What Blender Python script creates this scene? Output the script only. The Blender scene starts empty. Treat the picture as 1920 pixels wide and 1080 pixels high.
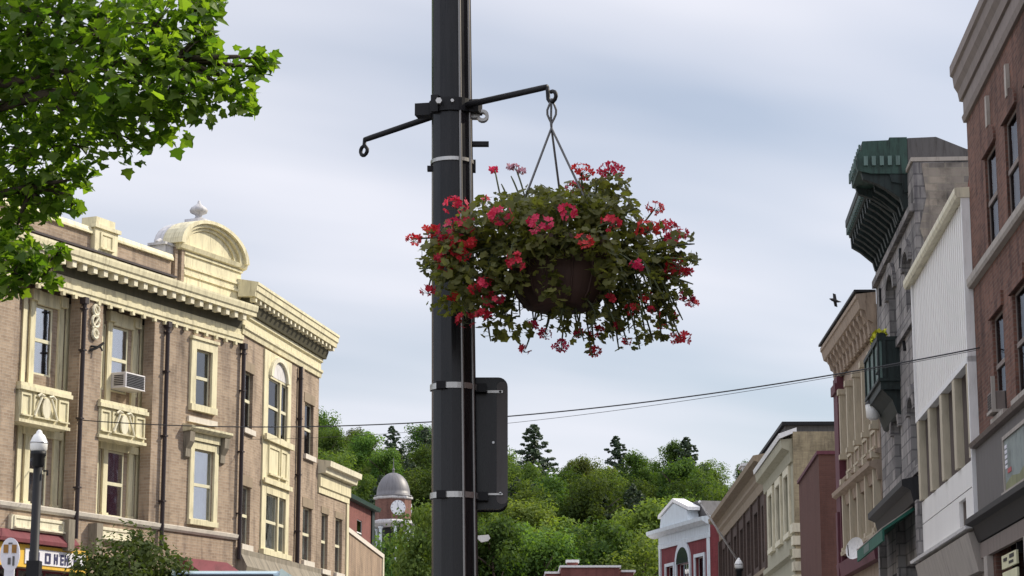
import bpy, math, random
from math import sin, cos, tan, atan, pi, radians, sqrt
from mathutils import Vector

scene = bpy.context.scene
COL = scene.collection
random.seed(11)

# ------------------------------------------------------------------ camera model (photograph 1920x1080)
FPX = 4100.0
TILT = atan((1359 - 540) / FPX)
CT, ST = cos(TILT), sin(TILT)
EYE = Vector((0, 0, 1.6))


def ray(px, py):
    a = (px - 960) / FPX
    b = -(py - 540) / FPX
    return Vector((a, CT - b * ST, ST + b * CT))


def at(px, py, Y):
    r = ray(px, py)
    return r * (Y / r.y) + EYE


def ground_z(x, y):
    z = 0.035 * min(max(y, -60), 235)
    if y > 235:
        t = min((y - 235) / 300.0, 1.0)
        top = 46 + 7 * max(0, min(1, (-x + 2) / 26.0))
        z += top * (t ** 1.15) + 1.5 * sin(x * 0.035 + y * 0.02) * min(1, (y - 235) / 60.0)
    return z


# ------------------------------------------------------------------ frames for facades
class Frame:
    """s runs along the facade away from the viewer, o out of the wall towards the street, z up."""

    def __init__(self, origin, az, side):
        self.O = Vector((origin[0], origin[1], 0))
        self.d = Vector((sin(az), cos(az), 0))
        self.n = Vector((cos(az), -sin(az), 0)) * side
        self.az = az

    def pt(self, s, o, z):
        return self.O + self.d * s + self.n * o + Vector((0, 0, z))

    def hit(self, px, py, o=0.0):
        r = ray(px, py)
        q = self.O + self.n * o
        k = (q - EYE).dot(self.n) / r.dot(self.n)
        h = EYE + r * k
        return (h - self.O).dot(self.d), h.z

    def s(self, px, py, o=0.0):
        return self.hit(px, py, o)[0]

    def z(self, px, py, o=0.0):
        return self.hit(px, py, o)[1]


def plane_at(px, Y, vx, side, py=800):
    return Frame(at(px, py, Y), atan((vx - 960) / FPX * CT), side)


class World(Frame):
    def __init__(self, o=(0, 0, 0), rz=0):
        self.O = Vector(o)
        self.d = Vector((cos(rz), sin(rz), 0))
        self.n = Vector((-sin(rz), cos(rz), 0))

    def pt(self, s, o, z):
        return self.O + self.d * s + self.n * o + Vector((0, 0, z))


W = World()

# ------------------------------------------------------------------ objects
BASE = {}


def empty(name, loc, label, cat, group=None):
    o = bpy.data.objects.new(name, None)
    COL.objects.link(o)
    o.location = loc
    o.empty_display_size = 0.3
    o['label'] = label
    o['category'] = cat
    if group:
        o['group'] = group
    BASE[o.name] = Vector(loc)
    return o


class MB:
    def __init__(self):
        self.v = []
        self.f = []
        self.rnd = []

    def quad(self, a, b, c, d):
        n = len(self.v)
        self.v += [a, b, c, d]
        self.f.append((n, n + 1, n + 2, n + 3))

    def box(self, F, s0, s1, o0, o1, z0, z1):
        n = len(self.v)
        for z in (z0, z1):
            for s, o in ((s0, o0), (s1, o0), (s1, o1), (s0, o1)):
                self.v.append(F.pt(s, o, z))
        for q in ((0, 1, 2, 3), (4, 5, 6, 7), (0, 1, 5, 4), (1, 2, 6, 5), (2, 3, 7, 6), (3, 0, 4, 7)):
            self.f.append(tuple(n + i for i in q))
        return self

    def prism(self, F, prof, s0, s1):
        """profile of (o, z) swept along s"""
        n = len(self.v)
        m = len(prof)
        for s in (s0, s1):
            for o, z in prof:
                self.v.append(F.pt(s, o, z))
        self.f.append(tuple(n + i for i in range(m)))
        self.f.append(tuple(n + m + i for i in reversed(range(m))))
        for i in range(m):
            j = (i + 1) % m
            self.f.append((n + i, n + j, n + m + j, n + m + i))
        return self

    def plate(self, F, pts, o0, o1):
        """outline of (s, z) with thickness along o"""
        n = len(self.v)
        m = len(pts)
        for o in (o0, o1):
            for s, z in pts:
                self.v.append(F.pt(s, o, z))
        self.f.append(tuple(n + i for i in range(m)))
        self.f.append(tuple(n + m + i for i in reversed(range(m))))
        for i in range(m):
            j = (i + 1) % m
            self.f.append((n + i, n + j, n + m + j, n + m + i))
        return self

    def tube(self, pts, r, k=8, cap=True):
        pts = [Vector(p) for p in pts]
        rs = r if isinstance(r, (list, tuple)) else [r] * len(pts)
        n0 = len(self.v)
        ref = None
        for i, p in enumerate(pts):
            t = (pts[min(i + 1, len(pts) - 1)] - pts[max(i - 1, 0)])
            t = t.normalized() if t.length > 1e-9 else Vector((0, 0, 1))
            if ref is None:
                ref = Vector((1, 0, 0)) if abs(t.x) < .8 else Vector((0, 1, 0))
            a = (ref - t * ref.dot(t)).normalized()
            ref = a
            b = t.cross(a)
            for j in range(k):
                w = 2 * pi * j / k
                self.v.append(p + (a * cos(w) + b * sin(w)) * rs[i])
        for i in range(len(pts) - 1):
            for j in range(k):
                q = (j + 1) % k
                self.f.append((n0 + i * k + j, n0 + i * k + q, n0 + (i + 1) * k + q, n0 + (i + 1) * k + j))
        if cap:
            self.f.append(tuple(n0 + j for j in reversed(range(k))))
            self.f.append(tuple(n0 + (len(pts) - 1) * k + j for j in range(k)))
        return self

    def lathe(self, c, prof, k=20, squash=1.0):
        """profile of (radius, z) round the vertical through c"""
        n0 = len(self.v)
        c = Vector(c)
        for r, z in prof:
            for j in range(k):
                w = 2 * pi * j / k
                self.v.append(c + Vector((r * cos(w), r * sin(w) * squash, z)))
        for i in range(len(prof) - 1):
            for j in range(k):
                q = (j + 1) % k
                self.f.append((n0 + i * k + j, n0 + i * k + q, n0 + (i + 1) * k + q, n0 + (i + 1) * k + j))
        self.f.append(tuple(n0 + j for j in reversed(range(k))))
        self.f.append(tuple(n0 + (len(prof) - 1) * k + j for j in range(k)))
        return self

    def build(self, name, m, parent=None, smooth=False, uv=True, bevel=0):
        base = BASE.get(parent.name, Vector((0, 0, 0))) if parent else Vector((0, 0, 0))
        me = bpy.data.meshes.new(name)
        me.from_pydata([tuple(p - base) for p in self.v], [], self.f)
        me.validate()
        me.materials.append(m)
        if uv and len(me.polygons):
            lay = me.uv_layers.new(name='metric')
            for p in me.polygons:
                nx, ny, nz = p.normal
                h = sqrt(nx * nx + ny * ny)
                for li in p.loop_indices:
                    c = me.vertices[me.loops[li].vertex_index].co + base
                    if abs(nz) > .75 or h < 1e-6:
                        lay.data[li].uv = (c.x, c.y)
                    else:
                        lay.data[li].uv = ((-ny * c.x + nx * c.y) / h, c.z)
        if self.rnd and len(self.rnd) == len(me.polygons):
            a = me.attributes.new('rnd', 'FLOAT', 'FACE')
            a.data.foreach_set('value', self.rnd)
        if smooth:
            me.polygons.foreach_set('use_smooth', [True] * len(me.polygons))
        o = bpy.data.objects.new(name, me)
        COL.objects.link(o)
        if parent:
            o.parent = parent
            BASE[o.name] = base
        if bevel:
            b = o.modifiers.new('bevel', 'BEVEL')
            b.width = bevel
            b.segments = 2
            b.limit_method = 'ANGLE'
        return o


SPLIT = {'pilaster', 'dentil', 'modillion', 'ornament', 'cornice_boss', 'parapet_block', 'fascia_panel', 'console', 'window_surround', 'hood_bracket', 'pediment_pier', 'lintel', 'sill', 'shop_pilaster',
         'window_pier', 'cornice_bracket', 'wall_anchor', 'shop_column', 'column', 'panel_moulding', 'corner_strip', 'brick_pilaster', 'bracket', 'string_course', 'lower_panel', 'corner_trim'}


def split_build(mb, F, name, m, parent, bevel=0):
    """one object for every separate member held in mb"""
    n = len(mb.v)
    par = list(range(n))

    def find(i):
        while par[i] != i:
            par[i] = par[par[i]]
            i = par[i]
        return i
    for f in mb.f:
        for q in f[1:]:
            par[find(q)] = find(f[0])
    loc = [((p - F.O).dot(F.d), (p - F.O).dot(F.n), p.z) for p in mb.v]
    comp = {}
    for i in range(n):
        comp.setdefault(find(i), []).append(i)
    keys = list(comp)
    bx = {k: [(min(loc[i][a] for i in comp[k]) - .012, max(loc[i][a] for i in comp[k]) + .012) for a in range(3)] for k in keys}
    for a in range(len(keys)):
        for b in range(a + 1, len(keys)):
            if all(bx[keys[a]][t][0] <= bx[keys[b]][t][1] and bx[keys[b]][t][0] <= bx[keys[a]][t][1] for t in range(3)):
                par[find(keys[a])] = find(keys[b])
    groups = {}
    for fi, f in enumerate(mb.f):
        groups.setdefault(find(f[0]), []).append(f)
    out = []
    for g in groups.values():
        ids = sorted({i for f in g for i in f})
        mp = {i: k for k, i in enumerate(ids)}
        a = MB()
        a.v = [mb.v[i] for i in ids]
        a.f = [tuple(mp[i] for i in f) for f in g]
        out.append(a.build(name, m, parent, bevel=bevel))
    return out


def tag(o, label, cat, group=None):
    o['label'] = label
    o['category'] = cat
    if group:
        o['group'] = group
    return o


# ------------------------------------------------------------------ materials
def new_mat(name):
    m = bpy.data.materials.new(name)
    m.use_nodes = True
    nt = m.node_tree
    nt.nodes.clear()
    out = nt.nodes.new('ShaderNodeOutputMaterial')
    return m, nt, out


def lk(nt, a, b):
    nt.links.new(a, b)


def ramp(nt, fac, stops):
    r = nt.nodes.new('ShaderNodeValToRGB')
    e = r.color_ramp.elements
    while len(e) < len(stops):
        e.new(0.5)
    for i, (p, c) in enumerate(stops):
        e[i].position = p
        e[i].color = (*c, 1)
    lk(nt, fac, r.inputs[0])
    return r.outputs[0]


def noise(nt, vec, scale, detail=4, rough=.55):
    n = nt.nodes.new('ShaderNodeTexNoise')
    n.inputs['Scale'].default_value = scale
    n.inputs['Detail'].default_value = detail
    n.inputs['Roughness'].default_value = rough
    if vec is not None:
        lk(nt, vec, n.inputs['Vector'])
    return n.outputs['Fac']


def sc(c, k):
    return tuple(min(1, x * k) for x in c)


def paint(name, col, rough=.6, var=.18, scale=1.6, spec=.35, metal=0, streak=True, bump=.0):
    m, nt, out = new_mat(name)
    uvn = nt.nodes.new('ShaderNodeUVMap')
    uvn.uv_map = 'metric'
    mp = nt.nodes.new('ShaderNodeMapping')
    mp.inputs['Scale'].default_value = (3.0, .5, 1) if streak else (1, 1, 1)
    lk(nt, uvn.outputs[0], mp.inputs[0])
    f = noise(nt, mp.outputs[0], scale, 5, .65)
    c = ramp(nt, f, [(.25, sc(col, 1 - var * 1.5)), (.5, col), (.78, sc(col, 1 + var * .7))])
    if streak and var > .1:
        mp2 = nt.nodes.new('ShaderNodeMapping')
        mp2.inputs['Scale'].default_value = (9.0, .9, 1)
        lk(nt, uvn.outputs[0], mp2.inputs[0])
        c2 = ramp(nt, noise(nt, mp2.outputs[0], 1.0, 6, .75), [(.30, (1 - var * 1.9, 1 - var * 2.0, 1 - var * 2.1)), (.47, (1, 1, 1))])
        mk = nt.nodes.new('ShaderNodeMix')
        mk.data_type = 'RGBA'
        mk.blend_type = 'MULTIPLY'
        mk.inputs[0].default_value = 1
        lk(nt, c, mk.inputs[6])
        lk(nt, c2, mk.inputs[7])
        c = mk.outputs[2]
    p = nt.nodes.new('ShaderNodeBsdfPrincipled')
    lk(nt, c, p.inputs['Base Color'])
    p.inputs['Roughness'].default_value = rough
    p.inputs['Metallic'].default_value = metal
    p.inputs['Specular IOR Level'].default_value = spec
    if bump:
        f2 = noise(nt, uvn.outputs[0], 30, 3)
        b = nt.nodes.new('ShaderNodeBump')
        b.inputs['Strength'].default_value = bump
        b.inputs['Distance'].default_value = .02
        lk(nt, f2, b.inputs['Height'])
        lk(nt, b.outputs[0], p.inputs['Normal'])
    lk(nt, p.outputs[0], out.inputs[0])
    return m


def brick(name, c1, c2, mortar, bw=.24, rh=.08, stain=.25, big=.35, msize=.012):
    m, nt, out = new_mat(name)
    uvn = nt.nodes.new('ShaderNodeUVMap')
    uvn.uv_map = 'metric'
    b = nt.nodes.new('ShaderNodeTexBrick')
    b.inputs['Color1'].default_value = (*c1, 1)
    b.inputs['Color2'].default_value = (*c2, 1)
    b.inputs['Mortar'].default_value = (*mortar, 1)
    b.inputs['Scale'].default_value = 1
    b.inputs['Mortar Size'].default_value = msize
    b.inputs['Brick Width'].default_value = bw
    b.inputs['Row Height'].default_value = rh
    b.inputs['Bias'].default_value = 0
    lk(nt, uvn.outputs[0], b.inputs['Vector'])
    f = noise(nt, uvn.outputs[0], big, 6, .65)
    k = ramp(nt, f, [(.28, (1 - stain * 1.5,) * 3), (.5, (1, 1, 1)), (.75, (1 + stain * .4,) * 3)])
    mp2 = nt.nodes.new('ShaderNodeMapping')
    mp2.inputs['Scale'].default_value = (2.2, .28, 1)
    mp2.inputs['Location'].default_value = (3.1, 1.7, 0)
    lk(nt, uvn.outputs[0], mp2.inputs[0])
    k2 = ramp(nt, noise(nt, mp2.outputs[0], 1.1, 6, .7), [(.34, (1 - stain * 1.3, 1 - stain * 1.3, 1 - stain * 1.2)), (.52, (1, 1, 1)), (.8, (1 + stain * .35,) * 3)])
    mk = nt.nodes.new('ShaderNodeMix')
    mk.data_type = 'RGBA'
    mk.blend_type = 'MULTIPLY'
    mk.inputs[0].default_value = 1
    lk(nt, k, mk.inputs[6])
    lk(nt, k2, mk.inputs[7])
    k = mk.outputs[2]
    mx = nt.nodes.new('ShaderNodeMix')
    mx.data_type = 'RGBA'
    mx.blend_type = 'MULTIPLY'
    mx.inputs[0].default_value = 1
    lk(nt, b.outputs['Color'], mx.inputs[6])
    lk(nt, k, mx.inputs[7])
    p = nt.nodes.new('ShaderNodeBsdfPrincipled')
    lk(nt, mx.outputs[2], p.inputs['Base Color'])
    p.inputs['Roughness'].default_value = .85
    p.inputs['Specular IOR Level'].default_value = .2
    bp = nt.nodes.new('ShaderNodeBump')
    bp.inputs['Strength'].default_value = .5
    bp.inputs['Distance'].default_value = .01
    bp.invert = True
    lk(nt, b.outputs['Fac'], bp.inputs['Height'])
    lk(nt, bp.outputs[0], p.inputs['Normal'])
    lk(nt, p.outputs[0], out.inputs[0])
    return m


def leaf_mat(name, dark, light, trans=.4, tcol=None, objvar=.25, spec=.25, rough=.5, hue=.012):
    m, nt, out = new_mat(name)
    at_ = nt.nodes.new('ShaderNodeAttribute')
    at_.attribute_name = 'rnd'
    oi = nt.nodes.new('ShaderNodeObjectInfo')
    c = ramp(nt, at_.outputs['Fac'], [(0, dark), (1, light)])
    hs = nt.nodes.new('ShaderNodeHueSaturation')
    mr = nt.nodes.new('ShaderNodeMapRange')
    mr.inputs['To Min'].default_value = 1 - objvar
    mr.inputs['To Max'].default_value = 1 + objvar
    lk(nt, oi.outputs['Random'], mr.inputs[0])
    lk(nt, mr.outputs[0], hs.inputs['Value'])
    mr2 = nt.nodes.new('ShaderNodeMapRange')
    mr2.inputs['To Min'].default_value = .497 - hue
    mr2.inputs['To Max'].default_value = .500 + hue * .8
    mul = nt.nodes.new('ShaderNodeMath')
    mul.operation = 'FRACT'
    m10 = nt.nodes.new('ShaderNodeMath')
    m10.operation = 'MULTIPLY'
    m10.inputs[1].default_value = 7.31
    lk(nt, oi.outputs['Random'], m10.inputs[0])
    lk(nt, m10.outputs[0], mul.inputs[0])
    lk(nt, mul.outputs[0], mr2.inputs[0])
    lk(nt, mr2.outputs[0], hs.inputs['Hue'])
    lk(nt, c, hs.inputs['Color'])
    p = nt.nodes.new('ShaderNodeBsdfPrincipled')
    p.inputs['Roughness'].default_value = rough
    p.inputs['Specular IOR Level'].default_value = spec
    lk(nt, hs.outputs[0], p.inputs['Base Color'])
    t = nt.nodes.new('ShaderNodeBsdfTranslucent')
    g = nt.nodes.new('ShaderNodeMix')
    g.data_type = 'RGBA'
    g.blend_type = 'MULTIPLY'
    g.inputs[0].default_value = 1
    lk(nt, hs.outputs[0], g.inputs[6])
    g.inputs[7].default_value = (*(tcol or (1.7, 1.9, .7)), 1)
    lk(nt, g.outputs[2], t.inputs['Color'])
    mix = nt.nodes.new('ShaderNodeMixShader')
    mix.inputs[0].default_value = trans
    lk(nt, p.outputs[0], mix.inputs[1])
    lk(nt, t.outputs[0], mix.inputs[2])
    lk(nt, mix.outputs[0], out.inputs[0])
    return m


def glass_mat(name, tint=(.55, .6, .62), refl=.3):
    m, nt, out = new_mat(name)
    tr = nt.nodes.new('ShaderNodeBsdfTransparent')
    tr.inputs[0].default_value = (*tint, 1)
    gl = nt.nodes.new('ShaderNodeBsdfGlossy')
    gl.inputs['Roughness'].default_value = .04
    gl.inputs[0].default_value = (.9, .93, 1, 1)
    geo = nt.nodes.new('ShaderNodeTexCoord')
    f = noise(nt, geo.outputs['Object'], 1.3, 2)
    bp = nt.nodes.new('ShaderNodeBump')
    bp.inputs['Strength'].default_value = .12
    bp.inputs['Distance'].default_value = .05
    lk(nt, f, bp.inputs['Height'])
    lk(nt, bp.outputs[0], gl.inputs['Normal'])
    mx = nt.nodes.new('ShaderNodeMixShader')
    mx.inputs[0].default_value = refl
    lk(nt, tr.outputs[0], mx.inputs[1])
    lk(nt, gl.outputs[0], mx.inputs[2])
    lk(nt, mx.outputs[0], out.inputs[0])
    return m


M = {}
M['cream'] = paint('cream_paint', (.68, .62, .42), .6, .26, 1.5)
M['cream_white'] = paint('pale_cream_paint', (.72, .67, .51), .6, .24, 1.5)
M['sash'] = paint('sash_paint', (.66, .62, .45), .5, .1)
M['white'] = paint('white_paint', (.82, .81, .80), .5, .12)
M['panelwhite'] = paint('white_metal_panel', (.80, .78, .75), .5, .06, .5)
M['tan_brick'] = brick('tan_brick', (.40, .305, .225), (.30, .222, .162), (.375, .305, .24), stain=.30, big=.55)
M['pink_brick'] = brick('tan_side_brick', (.37, .26, .18), (.29, .20, .14), (.36, .29, .22), stain=.28, big=.6)
M['stone_sill'] = paint('stone_sill', (.62, .57, .50), .8, .15)
M['ledge'] = paint('worn_ledge', (.24, .21, .165), .8, .4, 1.5)
M['shade_olive'] = paint('cornice_shade_olive', (.075, .068, .040), .7, .25)  # dark olive tone stands in for shade under the cornices
M['brown_red'] = brick('brown_red_brick', (.24, .115, .09), (.17, .08, .065), (.19, .12, .1), stain=.2)
M['rubble'] = brick('rubble_wall', (.34, .29, .24), (.19, .17, .155), (.27, .24, .2), .42, .19, .45, 1.3, .02)
M['pipe'] = paint('downspout', (.035, .025, .028), .5, .2)
M['glass'] = glass_mat('window_glass', (.6, .65, .68), .42)
M['glass_dim'] = glass_mat('dim_window_glass', (.45, .48, .5), .16)
M['curtain'] = paint('curtain', (.62, .60, .60), .9, .25, 3)
M['curtain_blue'] = paint('blue_curtain', (.32, .40, .58), .9, .25, 3)
M['curtain_pink'] = paint('pink_curtain', (.62, .46, .40), .9, .25, 3)
M['maroon'] = paint('maroon_canvas', (.16, .035, .045), .75, .2)
M['roof'] = paint('roof_tar', (.10, .095, .09), .9, .2)
M['grey_white'] = paint('weathered_white_metal', (.52, .51, .52), .6, .25, 2)
M['iron'] = paint('black_iron', (.010, .010, .012), .55, .2, spec=.3)
M['steel'] = paint('bright_steel_band', (.55, .54, .52), .35, .15, metal=.8)
M['brown_brick'] = brick('dark_brown_brick', (.225, .108, .078), (.13, .065, .05), (.18, .12, .095), stain=.40, big=.5)
M['grey_trim'] = paint('grey_brown_trim', (.22, .18, .16), .7, .15)
M['dark_panel'] = paint('charcoal_panel', (.12, .11, .108), .6, .12)
M['limestone'] = paint('limestone', (.40, .36, .32), .8, .2)
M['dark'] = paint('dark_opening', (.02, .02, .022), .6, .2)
M['granite'] = brick('grey_granite', (.36, .335, .32), (.22, .21, .205), (.17, .16, .16), .62, .31, .42, 1.1, .022)
M['green_metal'] = paint('green_sheet_metal', (.028, .062, .050), .6, .5, 2.5)
M['dark_green'] = paint('dark_green_paint', (.014, .024, .023), .6, .5, 2.5)
M['pale_green'] = paint('pale_green_paint', (.11, .17, .155), .55, .25, 2)
M['slate'] = paint('grey_slate', (.10, .095, .095), .75, .25, 2)
M['vict_tan'] = paint('tan_stone', (.36, .28, .215), .75, .3, 2.2)
M['vict_cream'] = paint('cream_column', (.50, .44, .33), .7, .15)
M['vict_maroon'] = paint('maroon_paint', (.12, .035, .050), .65, .25)
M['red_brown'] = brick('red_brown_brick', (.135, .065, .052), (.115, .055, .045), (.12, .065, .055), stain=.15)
M['olive'] = paint('olive_cream_paint', (.38, .36, .265), .7, .15)
M['yellow_brick'] = brick('yellowish_brick', (.42, .35, .22), (.33, .27, .17), (.36, .3, .2), stain=.35, big=.6)
M['mans'] = brick('mansard_brown_brick', (.12, .085, .07), (.09, .065, .055), (.10, .075, .065), stain=.2)
M['mans_trim'] = paint('brown_tan_trim', (.27, .21, .145), .7, .2)
M['red_brick'] = brick('red_brick', (.215, .045, .055), (.17, .038, .045), (.19, .06, .06), stain=.25, big=.5)
M['red_dark'] = brick('dull_red_brick', (.24, .085, .07), (.19, .07, .06), (.2, .1, .09), stain=.2)
M['blue_white'] = paint('bluish_white_paint', (.60, .66, .70), .55, .15)
M['dome'] = paint('lead_dome', (.17, .165, .175), .5, .2, metal=.2)
M['clock'] = paint('clock_face', (.78, .80, .84), .4, .05)
M['yellow'] = paint('yellow_sign', (.75, .47, .07), .5, .12)
M['sign_white'] = paint('white_sign', (.75, .74, .80), .5, .06)
M['ink'] = paint('dark_blue_ink', (.05, .05, .12), .5, .1)
M['gold'] = paint('brown_gold_paint', (.34, .17, .04), .5, .2)
M['green_awning'] = paint('green_canvas', (.02, .12, .085), .7, .2)
M['bark'] = paint('bark', (.085, .065, .05), .9, .35, 3, bump=.6)
M['asphalt'] = paint('asphalt', (.05, .05, .052), .9, .2, 1, streak=False)
M['concrete'] = paint('concrete_pavement', (.30, .29, .27), .85, .15, 1, streak=False)
M['earth'] = paint('forest_floor', (.045, .055, .025), .95, .4, .2, streak=False)
M['wire'] = paint('cable_black', (.05, .05, .054), .6, .1)
M['hanger'] = paint('dull_hanger_wire', (.16, .16, .165), .45, .1, metal=.5)
M['globe'] = paint('milky_globe', (.84, .84, .82), .3, .06)
M['van'] = paint('light_blue_van_paint', (.42, .55, .62), .25, .08, spec=.5)
M['van_glass'] = paint('dark_windscreen', (.015, .02, .035), .08, .1, spec=.6)
M['rubber'] = paint('tyre_rubber', (.02, .02, .02), .8, .1)
M['chrome'] = paint('rim_metal', (.5, .5, .5), .3, .1, metal=.8)
M['bird'] = paint('dark_feathers', (.03, .028, .03), .7, .3)
M['yellow_flower'] = paint('yellow_petals', (.55, .55, .03), .7, .3)
M['wood'] = paint('weathered_wood', (.09, .075, .065), .9, .3, 2)
M['ac'] = paint('ac_plastic', (.60, .58, .60), .5, .1)
M['mural_a'] = paint('mural_paint', (.24, .28, .27), .6, .5, 1.2, streak=False)
M['mural_red'] = paint('mural_red', (.45, .09, .10), .6, .2)
M['mural_green'] = paint('mural_green', (.22, .23, .12), .6, .4)
M['pale_yellow'] = paint('pale_yellow_plate', (.70, .68, .45), .5, .1)
M['petal'] = leaf_mat('geranium_petal', (.54, .020, .045), (.76, .062, .088), .3, (1.2, .8, .9), 0.1)
M['petal_pale'] = leaf_mat('pale_bud', (.55, .25, .33), (.6, .4, .45), .3, (1.1, 1, 1), 0)
M['gleaf'] = leaf_mat('geranium_leaf', (.084, .098, .034), (.19, .20, .066), .45, (1.7, 1.8, .6), 0)
M['stem'] = paint('green_stem', (.075, .09, .04), .6, .3, 1.6)
M['maple'] = leaf_mat('maple_leaf', (.060, .118, .024), (.168, .240, .046), .58, (1.9, 2.1, .45), 0)
M['decid'] = leaf_mat('deciduous_foliage', (.050, .098, .030), (.128, .185, .048), .40, (1.6, 1.6, .5), .5, .08, .7, .027)
M['conif'] = leaf_mat('conifer_foliage', (.034, .060, .034), (.072, .100, .052), .2, (1.2, 1.3, .8), .2)
M['shrub'] = leaf_mat('street_tree_foliage', (.040, .060, .020), (.095, .12, .034), .3, (1.6, 1.7, .6), 0, .12, .65)
M['pot'] = paint('brown_pot_plastic', (.085, .047, .037), .6, .25, 3)


def black_pole():
    m, nt, out = new_mat('black_gloss_pole')
    tc = nt.nodes.new('ShaderNodeTexCoord')
    mp = nt.nodes.new('ShaderNodeMapping')
    mp.inputs['Scale'].default_value = (14, 14, 1.2)
    lk(nt, tc.outputs['Object'], mp.inputs[0])
    f = noise(nt, mp.outputs[0], 3, 6, .65)
    p = nt.nodes.new('ShaderNodeBsdfPrincipled')
    lk(nt, ramp(nt, f, [(.3, (.008, .008, .009)), (.7, (.019, .018, .020))]), p.inputs['Base Color'])
    lk(nt, ramp(nt, f, [(.3, (.20,) * 3), (.7, (.34,) * 3)]), p.inputs['Roughness'])
    p.inputs['Specular IOR Level'].default_value = .38
    lk(nt, p.outputs[0], out.inputs[0])
    return m


M['pole'] = black_pole()
M['gloss'] = paint('highlight_strip_metal', (.27, .26, .25), .40, .15, metal=.85)  # pale metal for the highlight lines added on the pole


# ------------------------------------------------------------------ building helpers
class Build:
    def __init__(self, name, F, s_base, label, group=None):
        self.F = F
        b = F.pt(s_base, 0, 0)
        b.z = ground_z(b.x, b.y)
        self.root = empty(name, b, label, 'building', group)
        self.gz = b.z
        self.holes = []
        self.wallm = MB()

    def win(self, s0, s1, z0, z1, o=0.0, sash='sash', pane='glass', curtain=None, sill=None, rec=.05, rail=True, cfrac=(0, 1, 0, 1), mull=0):
        F = self.F
        if s1 < s0:
            s0, s1 = s1, s0
        self.holes.append((s0, s1, z0, z1))
        a = MB()
        w = .05
        o1, o0 = o - rec, o - rec - .05
        a.box(F, s0, s0 + w, o0, o1, z0, z1)
        a.box(F, s1 - w, s1, o0, o1, z0, z1)
        a.box(F, s0 + w, s1 - w, o0, o1, z1 - w, z1)
        a.box(F, s0 + w, s1 - w, o0, o1, z0, z0 + w)
        zm = (z0 + z1) / 2
        if rail:
            a.box(F, s0 + w, s1 - w, o0, o1 + .02, zm - .045, zm + .045)
        for i in range(mull):
            x = s0 + (s1 - s0) * (i + 1) / (mull + 1)
            a.box(F, x - .035, x + .035, o0 - .003, o1 - .003, z0 + w, z1 - w)
        fr = a.build('window', M[sash], self.root)
        pn = MB().box(F, s0 + w, s1 - w, o0 + .02, o0 + .035, z0 + w, z1 - w).build('pane', M[pane], fr)
        if curtain:
            u0, u1, v0, v1 = cfrac
            c = MB()
            a0, a1 = s0 + .05 + (s1 - s0 - .1) * u0, s0 + .05 + (s1 - s0 - .1) * u1
            k = 14
            pts = []
            for i in range(k + 1):
                x = a0 + (a1 - a0) * i / k
                pts.append((x, o0 - .10 + .02 * sin(i * 2.1)))
            zb, zt = z0 + .05 + (z1 - z0 - .1) * v0, z0 + .05 + (z1 - z0 - .1) * v1
            for (xa, oa), (xb, ob) in zip(pts[:-1], pts[1:]):
                c.quad(F.pt(xa, oa, zb), F.pt(xb, ob, zb), F.pt(xb, ob, zt), F.pt(xa, oa, zt))
            c.build('curtain', M[curtain], fr)
        if sill:
            MB().box(F, s0 - .1, s1 + .1, o - .05, o + .10, z0 - .16, z0 - .003).build('sill', M[sill], fr)
        return fr

    def wall(self, s0, s1, z0, z1, o=0.0, th=.35, holes=None):
        F = self.F
        hs = [h for h in (holes if holes is not None else self.holes) if h[0] < s1 - .01 and h[1] > s0 + .01 and h[2] < z1 - .01 and h[3] > z0 + .01]
        xs = sorted({s0, s1, *[max(s0, min(s1, e)) for h in hs for e in h[:2]]})
        zs = sorted({z0, z1, *[max(z0, min(z1, e)) for h in hs for e in h[2:]]})
        for za, zb in zip(zs[:-1], zs[1:]):
            run = None
            for xa, xb in zip(xs[:-1], xs[1:]):
                cx, cz = (xa + xb) / 2, (za + zb) / 2
                solid = not any(h[0] < cx < h[1] and h[2] < cz < h[3] for h in hs)
                if solid:
                    run = (run[0], xb) if run else (xa, xb)
                if (not solid or xb == xs[-1]) and run:
                    self.wallm.box(F, run[0], run[1], o - th, o, za, zb)
                    run = None

    def shell(self, s0, s1, depth, z0, z1, near=True, far=True, back=True, o=0.0):
        F = self.F
        o -= .35
        if near:
            self.wallm.box(F, s0, s0 + .3, o - depth, o, z0, z1)
        if far:
            self.wallm.box(F, s1 - .3, s1, o - depth, o, z0, z1)
        if back:
            self.wallm.box(F, s0 + .3, s1 - .3, o - depth, o - depth + .3, z0, z1)

    def roof(self, s0, s1, depth, z, mat='roof'):
        MB().box(self.F, s0 + .05, s1 - .05, -depth, -.3, z - .25, z).build('roof', M[mat], self.root)

    def done(self, mat, name='wall'):
        return self.wallm.build(name, M[mat], self.root)

    def part(self, name, mat, mb, smooth=False, bevel=0):
        if name in SPLIT:
            return split_build(mb, self.F, name, M[mat], self.root, bevel)[0]
        return mb.build(name, M[mat], self.root, smooth, bevel=bevel)


def framed(mb, F, s0, s1, z0, z1, o0, o1, w=.2):
    """a flat surround round an opening"""
    mb.box(F, s0 - w, s0, o0, o1, z0, z1)
    mb.box(F, s1, s1 + w, o0, o1, z0, z1)
    mb.box(F, s0 - w, s1 + w, o0, o1, z1, z1 + w)
    mb.box(F, s0 - w, s1 + w, o0, o1 + .05, z0 - w * .7, z0)


# =================================================================== LEFT BUILDING, front to the near street
F1 = plane_at(215, 58, 2920, 1)
LB = Build('brick_block', F1, 0, 'long tan brick three storey block with cream trim, arched pediment and dentilled cornice')
F = F1
RB = -.5          # plane of the recessed bays
BAY_A = (F.s(33, 650), F.s(150, 650))
BAY_B = (F.s(191, 650), F.s(289, 650))
END = 6.15
root = LB.root


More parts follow.
